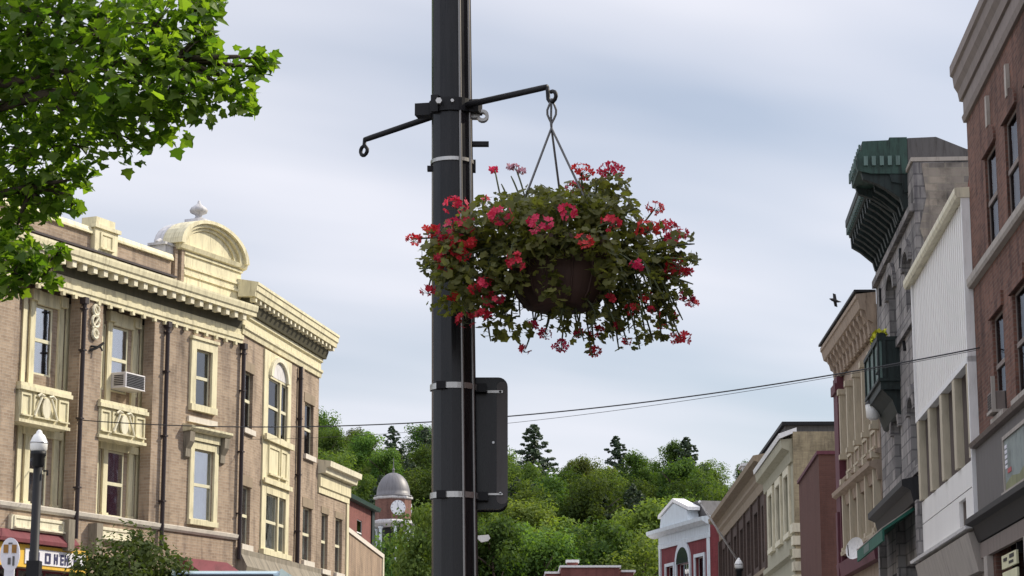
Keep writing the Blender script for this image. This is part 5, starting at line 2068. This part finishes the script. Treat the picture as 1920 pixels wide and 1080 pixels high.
# =================================================================== street furniture, left
def acorn_lamp(px, py_top, Y, H_px, name_label, scale=1.0):
    tp = at(px, py_top, Y)
    g = ground_z(tp.x, Y)
    r = empty('street_lamp', (tp.x, Y, g), name_label, 'street lamp', None)
    c = Vector((tp.x, Y, 0))
    k = scale
    zt = tp.z
    MB().lathe(c, [(.10 * k, zt - .40 * k), (.15 * k, zt - .34 * k), (.155 * k, zt - .22 * k), (.12 * k, zt - .14 * k), (.10 * k, zt - .10 * k), (.055 * k, zt - .06 * k), (.05 * k, zt - .03 * k), (.02 * k, zt)], 16).build('globe', M['globe'], r, True)
    MB().lathe(c, [(.157 * k, zt - .245 * k), (.162 * k, zt - .23 * k), (.157 * k, zt - .215 * k)], 16).build('globe_band', M['chrome'], r)
    MB().lathe(c, [(.08 * k, zt - .66 * k), (.11 * k, zt - .62 * k), (.10 * k, zt - .5 * k), (.135 * k, zt - .45 * k), (.14 * k, zt - .38 * k)], 14).build('collar', M['iron'], r, True)
    MB().lathe(c, [(.20 * k, g), (.20 * k, g + .3 * k), (.12 * k, g + .6 * k), (.085 * k, g + .8 * k), (.078 * k, zt - .62 * k)], 14).build('post', M['iron'], r, True)
    return r, c, zt, g


r, c, zt, g = acorn_lamp(74, 806, 38, 0, 'black lamp post with milky acorn globe before the long brick block')
z1 = at(80, 1052, 38).z
MB().box(W, c.x - .10, c.x + .12, 37.86, 38.12, z1 - .35, z1).build('control_box', M['iron'], r)
MB().tube([c + Vector((.1, 0, zt - .72)), c + Vector((.17, 0, zt - .72)), c + Vector((.17, 0, zt - .8))], .02, 6).build('side_hook', M['iron'], r)

# storefront sign, yellow and white
F = F1
s0, s1 = -7.4, F.s(166, 1040, .1)
zA, zB = 6.0, 5.44
r = empty('shop_sign', F.pt((s0 + s1) / 2, .1, zB), 'long yellow and white shop sign under the maroon canopy', 'sign')
MB().box(F, s0, s1, .003, .10, zB, zA).build('board', M['yellow'], r)
MB().box(F, F.s(40, 1040), s1 - .15, .101, .125, zB + .09, zA - .09).build('panel', M['sign_white'], r)
# dark blocky letters (unreadable in the photograph)
lt = MB()
zl, zh = zB + .14, zA - .16


def glyph(s, w, bars):
    for a0, a1, b0, b1 in bars:
        lt.box(F, s + a0 * w, s + a1 * w, .126, .14, zl + (zh - zl) * b0, zl + (zh - zl) * b1)


E_ = [(0, .3, 0, 1), (.3, 1, 0, .2), (.3, 1, .4, .6), (.3, 1, .8, 1)]
O_ = [(0, .25, 0, 1), (.75, 1, 0, 1), (.25, .75, 0, .2), (.25, .75, .8, 1)]
N_ = [(0, .3, 0, 1), (.7, 1, 0, 1), (.3, .7, .4, .7)]
I_ = [(.25, .75, 0, 1)]
for px, w, gl in ((47, 14, E_), (61, 8, I_), (77, 12, O_), (94, 8, N_), (106, 7, E_), (114, 8, N_), (131, 6, E_)):
    a0, a1 = F.s(px, 1040), F.s(px + w, 1040)
    glyph(a0, (a1 - a0) * .85, gl)
lt.build('lettering', M['ink'], r)
# oval sign on its own post
oc = at(19, 1040, 40)
g = ground_z(oc.x, 40)
r = empty('oval_sign', (oc.x, 40, g), 'white oval sign with two brown gold squares on a white post', 'sign')
OF_ = World((oc.x, 40, 0))
k = 28
zc = oc.z
MB().plate(OF_, [(.17 * cos(2 * pi * i / k), zc + .30 * sin(2 * pi * i / k)) for i in range(k)], -.03, .03).build('board', M['sign_white'], r, bevel=.008)
a = MB()
for s in (-.115, .035):
    a.box(OF_, s, s + .085, -.045, -.031, zc + .03, zc + .18)
a.build('emblem', M['gold'], r)
a = MB()
a.box(OF_, -.03, .02, -.045, -.031, zc - .18, zc - .06)
a.box(OF_, .055, .09, -.045, -.031, zc - .2, zc - .03)
a.box(OF_, -.03, .04, -.045, -.031, zc + .19, zc + .215)
a.build('lettering', M['dark_panel'], r)
MB().box(OF_, -.09, .09, -.025, .025, g, zc - .26).build('post', M['sign_white'], r)

# van in front of the left block
vx0, vx1 = at(318, 1072, 45), at(522, 1072, 45)
vz = at(420, 1067, 45).z
g = ground_z(vx0.x, 45)
r = empty('delivery_van', ((vx0.x + vx1.x) / 2, 45, g), 'tall light blue van with dark windscreen parked before the long tan brick block', 'van')
VF = World(((vx0.x + vx1.x) / 2, 45, 0))
w2 = (vx1.x - vx0.x) / 2
VF.n = Vector((0, 1, 0))
a = MB()
h0 = g + .35
prof = [(0, h0), (6.0, h0), (6.0, vz - .15), (5.8, vz), (.55, vz), (.30, vz - .05), (.10, vz - .95), (.0, vz - 1.5)]
a.prism(VF, prof, -w2, w2)
body = a.build('body', M['van'], r, bevel=.05)
ws = MB()
ws.v += [VF.pt(-w2 * .88, .29, vz - .085), VF.pt(w2 * .88, .29, vz - .085), VF.pt(w2 * .92, .115, vz - .88), VF.pt(-w2 * .92, .115, vz - .88)]
ws.v += [p + Vector((0, .02, 0)) for p in ws.v[:4]]
ws.f += [(0, 1, 2, 3), (7, 6, 5, 4), (0, 4, 5, 1), (1, 5, 6, 2), (2, 6, 7, 3), (3, 7, 4, 0)]
for i in range(4):
    ws.v[i] = ws.v[i] + Vector((0, -.03, 0))
ws.build('windscreen', M['van_glass'], r)
for sx in (-1, 1):
    for y in (1.0, 4.9):
        cw = VF.pt(sx * (w2 - .12), y, g + .36)
        n = 24
        a = MB()
        a.tube([cw - Vector((.11, 0, 0)), cw + Vector((.11, 0, 0))], .36, n)
        wh = a.build('wheel', M['rubber'], r)
        MB().tube([cw + Vector((sx * .10, 0, 0)), cw + Vector((sx * .125, 0, 0))], .2, 16).build('rim', M['chrome'], wh)
    MB().box(VF, sx * w2 * .72 - .13, sx * w2 * .72 + .13, -.06, .05, g + .95, g + 1.15).build('headlight', M['globe'], r)
    MB().box(VF, sx * (w2 + .15) - .08, sx * (w2 + .15) + .08, .3, .4, vz - 1.4, vz - 1.0).build('mirror', M['iron'], r)
MB().box(VF, -w2 * .95, w2 * .95, -.1, .05, g + .4, g + .7).build('bumper', M['iron'], r)
MB().box(VF, -w2 * .5, w2 * .5, -.03, .06, g + .8, g + 1.2).build('grille', M['iron'], r)

# lamp down the street on the right, flagpole
r, c, zt, g = acorn_lamp(1385, 1046, 62, 0, 'distant lamp post with white globe below the slanting flagpole', .8)
p0, p1 = at(1314, 944, 150), None
NFp = NF
q = NFp.pt(NFp.s(1394, 1062), .1, NFp.z(1394, 1062))
tipf = at(1312, 942, q.y - 6.5)
r = empty('flagpole', q, 'thin bare white flagpole slanting out from the brown mansard building', 'flagpole')
MB().tube([q, tipf], [.09, .05], 8).build('pole', M['white'], r, True)
MB().lathe(tipf, [(.02, -.1), (.11, -.02), (.11, .06), (.02, .13)], 10).build('finial_ball', M['white'], r, True)
MB().box(NFp, NFp.s(1394, 1062) - .25, NFp.s(1394, 1062) + .25, .0, .2, q.z - .3, q.z + .3).build('bracket', M['iron'], r)

# cobra-head street light mostly behind the pole
Yc = 70
hp = at(906, 1010, Yc)
xp = at(862, 1010, Yc).x
g = ground_z(xp, Yc)
r = empty('cobra_street_light', (xp, Yc, g), 'street light with white cobra head peeping out beside the black fluted pole', 'street light')
MB().tube([Vector((xp, Yc, g)), Vector((xp, Yc, hp.z - .3)), Vector((xp + .2, Yc, hp.z + .0)), Vector((hp.x - .15, Yc, hp.z + .02))], [.1, .08, .05, .04], 8).build('post', M['chrome'], r, True)
a = MB()
a.prism(World((0, Yc, 0), pi / 2), [(-hp.x - .16, hp.z + .10), (-hp.x + .16, hp.z + .07), (-hp.x + .16, hp.z - .0), (-hp.x + .05, hp.z - .10), (-hp.x - .14, hp.z - .06), (-hp.x - .2, hp.z + .02)], -.12, .12)
a.build('lamp_head', M['white'], r, bevel=.02)

# =================================================================== cables across the street
def cable(pA, pB, sag, rad, label):
    pts = []
    n = 40
    for i in range(n + 1):
        t = i / n
        p = pA.lerp(pB, t)
        p.z -= sag * 4 * t * (1 - t)
        pts.append(p)
    o = MB().tube(pts, rad, 6).build('overhead_cable', M['wire'], None, True)
    return tag(o, label, 'cable')


ra = R.pt(R.s(1837, 652, .05), .05, R.z(1837, 652, .05))
la = F1.pt(F1.s(150, 788), .05, F1.z(150, 788))
cable(ra, la, .70, .015, 'upper overhead cable sagging across the street behind the black pole')
lb = F2.pt(F2.s(462, 824), .05, F2.z(462, 824))
cable(ra + Vector((0, .05, -.03)), lb, .40, .006, 'lower overhead cable running to the bent corner of the long brick block')

# bird near the tan cornice
bc_ = at(1565, 563, 66)
r = empty('bird', bc_, 'small dark bird flying beside the tan stone cornice', 'bird')
a = MB()
a.tube([bc_ + Vector((-.16, 0, .05)), bc_ + Vector((-.08, 0, .02)), bc_, bc_ + Vector((.10, 0, -.04)), bc_ + Vector((.2, 0, -.05))], [.012, .045, .06, .035, .01], 8)
body = a.build('body', M['bird'], r, True)
for sg, tipv in ((-1, Vector((-.06, -.05, .2))), (1, Vector((.02, .2, -.15)))):
    a = MB()
    n = [bc_ + Vector((-.05, sg * .03, .02)), bc_ + Vector((.06, sg * .03, 0)), bc_ + tipv + Vector((.09, 0, -.03)), bc_ + tipv]
    a.v += n + [p + Vector((0, 0, .012)) for p in n]
    a.f += [(0, 1, 2, 3), (7, 6, 5, 4), (0, 4, 5, 1), (1, 5, 6, 2), (2, 6, 7, 3), (3, 7, 4, 0)]
    a.build('wing', M['bird'], r)

# =================================================================== trees
def crown_mesh(seed, n_clumps, per, R_, H_, leaf, kind='decid'):
    g_ = random.Random(seed)
    a = MB()
    for c_ in range(n_clumps):
        if kind == 'decid':
            dv = Vector((g_.gauss(0, 1), g_.gauss(0, 1), g_.gauss(0, 1))).normalized() * (g_.random() ** .38)
            cc = Vector((dv.x * R_ * .78, dv.y * R_ * .78, H_ * .56 + dv.z * H_ * .36))
            cr = R_ * g_.uniform(.22, .42)
            tone = g_.random()
        else:
            t = (c_ + g_.random()) / n_clumps
            w = g_.uniform(0, 2 * pi)
            z = H_ * (.12 + .86 * t)
            rad = R_ * (1 - t) ** .7 * g_.uniform(.1, 1.15) + .1
            cc = Vector((rad * cos(w), rad * sin(w), z - rad * .15))
            cr = R_ * g_.uniform(.16, .30) * (1.2 - t)
            tone = g_.random()
        for _ in range(per):
            q = Vector((g_.gauss(0, 1), g_.gauss(0, 1), g_.gauss(0, 1))).normalized() * cr * g_.random() ** .4
            if kind != 'decid':
                q.z *= .45
            p = cc + q
            n = (q.normalized() + Vector((g_.gauss(0, .6), g_.gauss(0, .6), .5 + g_.gauss(0, .5)))).normalized()
            t1 = n.orthogonal().normalized()
            w = g_.uniform(0, 6.28)
            b = n.cross(t1)
            e1, e2 = t1 * cos(w) + b * sin(w), b * cos(w) - t1 * sin(w)
            s_ = leaf * g_.uniform(.5, 1.2)
            k = len(a.v)
            a.v += [p - e1 * s_, p - e2 * s_ * .55 - e1 * .2 * s_, p + e1 * s_, p + e2 * s_ * .6]
            a.f.append((k, k + 1, k + 2, k + 3))
            a.rnd.append(max(0, min(1, tone * .6 + g_.random() * .4)))
    return a


def trunk_mesh(seed, H_, r0, limbs_=7):
    g_ = random.Random(seed)
    a = MB()
    pts = [Vector((g_.gauss(0, .1) * i, g_.gauss(0, .1) * i, H_ * .8 * i / 5 - (.8 if i == 0 else 0))) for i in range(6)]
    a.tube(pts, [r0 * (1 - .16 * i) for i in range(6)], 8)
    for i in range(limbs_):
        z = H_ * g_.uniform(.25, .65)
        w = g_.uniform(0, 6.28)
        L = H_ * .25
        a.tube([Vector((0, 0, z)), Vector((L * cos(w), L * sin(w), z + L * .7))], [r0 * .4, r0 * .1], 6)
    return a


def make_tree(mesh_mb, trunk_mb, leafm, name, loc, label, group):
    r = empty(name, (0, 0, 0), label, 'tree', group)
    mesh_mb.build('crown', M[leafm], r, uv=False)
    trunk_mb.build('trunk', M['bark'], r, True)
    r.location = loc
    return r


def dup(src, loc, sc_, rz, label, group):
    c = src.copy()
    COL.objects.link(c)
    c.location = loc
    c.scale = sc_
    c.rotation_euler = (0, 0, rz)
    c['label'] = label
    c['group'] = group
    for ch in src.children:
        d = ch.copy()
        COL.objects.link(d)
        d.parent = c
    return c


def where(x, y, kind):
    px = 960 + x / y * FPX
    zone = 'at the foot of' if y < 262 else 'low on' if y < 315 else 'halfway up' if y < 380 else 'high on' if y < 450 else 'on the crest of'
    spots_ = [(600, 'beyond the brick wing'), (655, 'beyond the low brick building'), (700, 'behind the clock tower'), (790, 'beside the black pole'), (905, 'behind the black pole'), (960, 'behind the sign cabinet'),
              (1040, 'above the cobra street light'), (1110, 'above the small red building'), (1165, 'above the small red chimneys'), (1215, 'beside the white pediment'), (1270, 'above the white pediment'), (1330, 'behind the red brick building'), (9999, 'behind the mansard roof')]
    near_ = [t for lim, t in spots_ if px < lim][0]
    return f'{kind} {zone} the wooded hill, {near_}'


SZ = ['broad round', 'tall oval', 'small bushy', 'wide spreading', 'slim upright']
G = random.Random(77)
GD, GC = 'leafy trees on the wooded hill', 'conifers on the wooded hill'
LD, LC = 'round leafy green tree in the wood on the far hill', 'dark pointed conifer in the wood on the far hill'
variants = [(60, 150, 4.9, 14, .25), (66, 145, 5.5, 15.5, .26), (50, 155, 4.3, 13, .24), (72, 140, 5.9, 13.5, .26), (55, 150, 3.9, 15.5, .24)]
protoD = []
Y0 = 238
spots = []
row = 0
y = 236
while y < 530:
    x = (560 - 960) / FPX * y - 3
    xe = (1440 - 960) / FPX * y + 3
    while x < xe:
        spots.append((x + G.gauss(0, 1.4), y + G.gauss(0, 3.5)))
        x += G.uniform(6.0, 9.5)
    y += 21 + row * .6
    row += 1
front = [at(800, 1000, 150), at(745, 1000, 165), at(925, 1070, 222), at(1010, 1075, 226), at(1215, 1070, 226), at(1125, 1060, 230), at(860, 1060, 225), at(960, 1060, 228)]
G2 = random.Random(3)
ridge = [(1000, 793, 505, 1.25), (1155, 815, 505, 1.1), (1287, 817, 500, 1.0), (735, 797, 520, .75), (798, 800, 515, .8)]
k = 0
for (x, y) in spots:
    if G.random() < .10 and y > 320:
        continue
    v = k % len(variants)
    loc = (x, y, ground_z(x, y) - .3)
    if k < len(variants):
        nC, per, R_, H_, lf_ = variants[v]
        protoD.append(make_tree(crown_mesh(100 + v, nC, per, R_, H_, lf_), trunk_mesh(200 + v, H_, .3), 'decid', 'leafy_tree', loc, where(x, y, SZ[v] + ' leafy tree'), GD))
        protoD[-1].rotation_euler = (0, 0, G.uniform(0, 6.28))
    else:
        s_ = G.uniform(.75, 1.2)
        dup(protoD[v], loc, (s_ * G.uniform(.9, 1.15), s_ * G.uniform(.9, 1.15), s_ * G.uniform(.9, 1.15)), G.uniform(0, 6.28), where(x, y, SZ[v] + ' leafy tree'), GD)
    k += 1
protoC = None
for (px, py, y, s_) in ridge:
    tp = at(px, py, y)
    gz = ground_z(tp.x, y)
    h = tp.z - gz
    if protoC is None:
        protoC = make_tree(crown_mesh(301, 185, 34, 6.0, 20, .34, 'conif'), trunk_mesh(302, 20, .3, 0), 'conif', 'conifer', (tp.x, y, gz), 'tallest broad dark conifer on the ridge beside the black pole', GC)
        protoC.scale = (h / 20 * 1.25, h / 20 * 1.25, h / 20)
    else:
        dup(protoC, (tp.x, y, gz), (h / 20 * G.uniform(1.0, 1.25),) * 2 + (h / 20,), G.uniform(0, 6.28), where(tp.x, y, 'dark spreading conifer'), GC)
for _ in range(16):
    y = G.uniform(300, 470)
    x = G.uniform((600 - 960) / FPX * y, (1380 - 960) / FPX * y)
    s_ = G.uniform(.55, .72)
    dup(protoC, (x, y, ground_z(x, y)), (s_, s_, s_), G.uniform(0, 6.28), where(x, y, 'small dark conifer'), GC)
fl = ['leafy tree half hidden by the black pole', 'leafy tree between the clock tower and the black pole']
for i, p in enumerate(front):
    px_top = (955, 985, 990, 1010, 1000, 985, 985, 1000)[i]
    g = ground_z(p.x, p.y)
    tz = at(900, px_top, p.y).z
    s_ = (tz - g) / 13.0
    if i < 2:
        dup(protoD[(i * 2) % 5], (p.x, p.y, g), (s_ * .75, s_ * .75, s_), 1.3 * i, fl[i], GD)
    else:
        dup(protoD[(i * 2) % 5], (p.x, p.y, g), (s_, s_, s_), 1.3 * i, where(p.x, p.y, 'full bright leafy tree'), 'leafy trees at the foot of the hill')

# small street tree in front of the left block
tp = at(248, 984, 45)
g = ground_z(tp.x, 45)
ST_ = empty('street_tree', (tp.x, 45, g), 'small bushy street tree in front of the long brick block', 'tree')
H_ = tp.z - g
ct = crown_mesh(401, 85, 190, 1.6, H_ * 1.04, .068)
ct.v = [p + Vector((tp.x, 45, g)) for p in ct.v]
ct.build('crown', M['shrub'], ST_, uv=False)
tm = trunk_mesh(402, H_, .09)
tm.v = [p + Vector((tp.x, 45, g)) for p in tm.v]
tm.build('trunk', M['bark'], ST_, True)

# =================================================================== light, sky, camera
SUN_AZ, SUN_EL = radians(68), radians(37)
sd_ = Vector((sin(SUN_AZ) * cos(SUN_EL), cos(SUN_AZ) * cos(SUN_EL), sin(SUN_EL)))
sl = bpy.data.lights.new('sun', 'SUN')
sl.energy = 4.6
sl.angle = radians(.53)
sl.color = (1.0, .92, .76)
so_ = bpy.data.objects.new('sun', sl)
COL.objects.link(so_)
so_.rotation_euler = (-sd_).to_track_quat('-Z', 'Y').to_euler()
so_.location = (30, 20, 40)

w = bpy.data.worlds.new('World')
scene.world = w
w.use_nodes = True
nt = w.node_tree
nt.nodes.clear()
out = nt.nodes.new('ShaderNodeOutputWorld')
bg = nt.nodes.new('ShaderNodeBackground')
sky = nt.nodes.new('ShaderNodeTexSky')
sky.sky_type = 'NISHITA'
sky.sun_disc = False
sky.sun_elevation = SUN_EL
sky.sun_rotation = SUN_AZ
sky.air_density = 1.0
sky.dust_density = 1.0
tc = nt.nodes.new('ShaderNodeTexCoord')
sep = nt.nodes.new('ShaderNodeSeparateXYZ')
lk(nt, tc.outputs['Generated'], sep.inputs[0])


def mth(op, a, b=None):
    m_ = nt.nodes.new('ShaderNodeMath')
    m_.operation = op
    for i, q in enumerate((a, b)):
        if q is None:
            continue
        if isinstance(q, (int, float)):
            m_.inputs[i].default_value = q
        else:
            lk(nt, q, m_.inputs[i])
    return m_.outputs[0]


zz = mth('ADD', mth('MAXIMUM', sep.outputs[2], 0.0), .16)
cmb = nt.nodes.new('ShaderNodeCombineXYZ')
lk(nt, mth('DIVIDE', sep.outputs[0], zz), cmb.inputs[0])
lk(nt, mth('DIVIDE', sep.outputs[1], zz), cmb.inputs[1])
mp0 = nt.nodes.new('ShaderNodeMapping')
mp0.inputs['Rotation'].default_value = (0, 0, radians(-24))
lk(nt, cmb.outputs[0], mp0.inputs[0])
mp = nt.nodes.new('ShaderNodeMapping')
mp.inputs['Scale'].default_value = (.34, .8, 1)
mp.inputs['Location'].default_value = (2.35, .9, 0)
lk(nt, mp0.outputs[0], mp.inputs[0])
n1 = noise(nt, mp.outputs[0], 1.5, 4, .42)
n2 = noise(nt, mp.outputs[0], 4.0, 3, .4)
cov = mth('ADD', mth('MULTIPLY', n1, .72), mth('MULTIPLY', n2, .28))
cl = ramp(nt, cov, [(.38, (0, 0, 0)), (.60, (1, 1, 1))])
mx = nt.nodes.new('ShaderNodeMix')
mx.data_type = 'RGBA'
fac = mth('ADD', mth('MULTIPLY', cl, .64), .34)
lk(nt, fac, mx.inputs[0])
lk(nt, sky.outputs[0], mx.inputs[6])
mx.inputs[7].default_value = (8.4, 8.45, 9.2, 1)
el = nt.nodes.new('ShaderNodeMapRange')
el.interpolation_type = 'SMOOTHSTEP'
el.inputs['From Min'].default_value = .36
el.inputs['From Max'].default_value = .80
el.inputs['To Min'].default_value = 1.0
el.inputs['To Max'].default_value = 1.8
lk(nt, sep.outputs[2], el.inputs[0])
sclr = nt.nodes.new('ShaderNodeVectorMath')
sclr.operation = 'SCALE'
lk(nt, mx.outputs[2], sclr.inputs[0])
lk(nt, el.outputs[0], sclr.inputs['Scale'])
lk(nt, sclr.outputs[0], bg.inputs[0])
bg.inputs[1].default_value = .11
lk(nt, bg.outputs[0], out.inputs[0])

cam = bpy.data.cameras.new('camera')
co_ = bpy.data.objects.new('camera', cam)
COL.objects.link(co_)
co_.location = EYE
co_.rotation_euler = (pi / 2 + TILT, 0, 0)
cam.sensor_width = 36
cam.lens = FPX / 1920 * 36
cam.clip_start = .1
cam.clip_end = 6000
scene.camera = co_
scene.view_settings.view_transform = 'Standard'
scene.view_settings.look = 'None'
scene.view_settings.exposure = 0.0
scene.view_settings.gamma = 1
scene.render.resolution_x = 1024
scene.render.resolution_y = 576
scene.cycles.max_bounces = 8
scene.cycles.transparent_max_bounces = 12
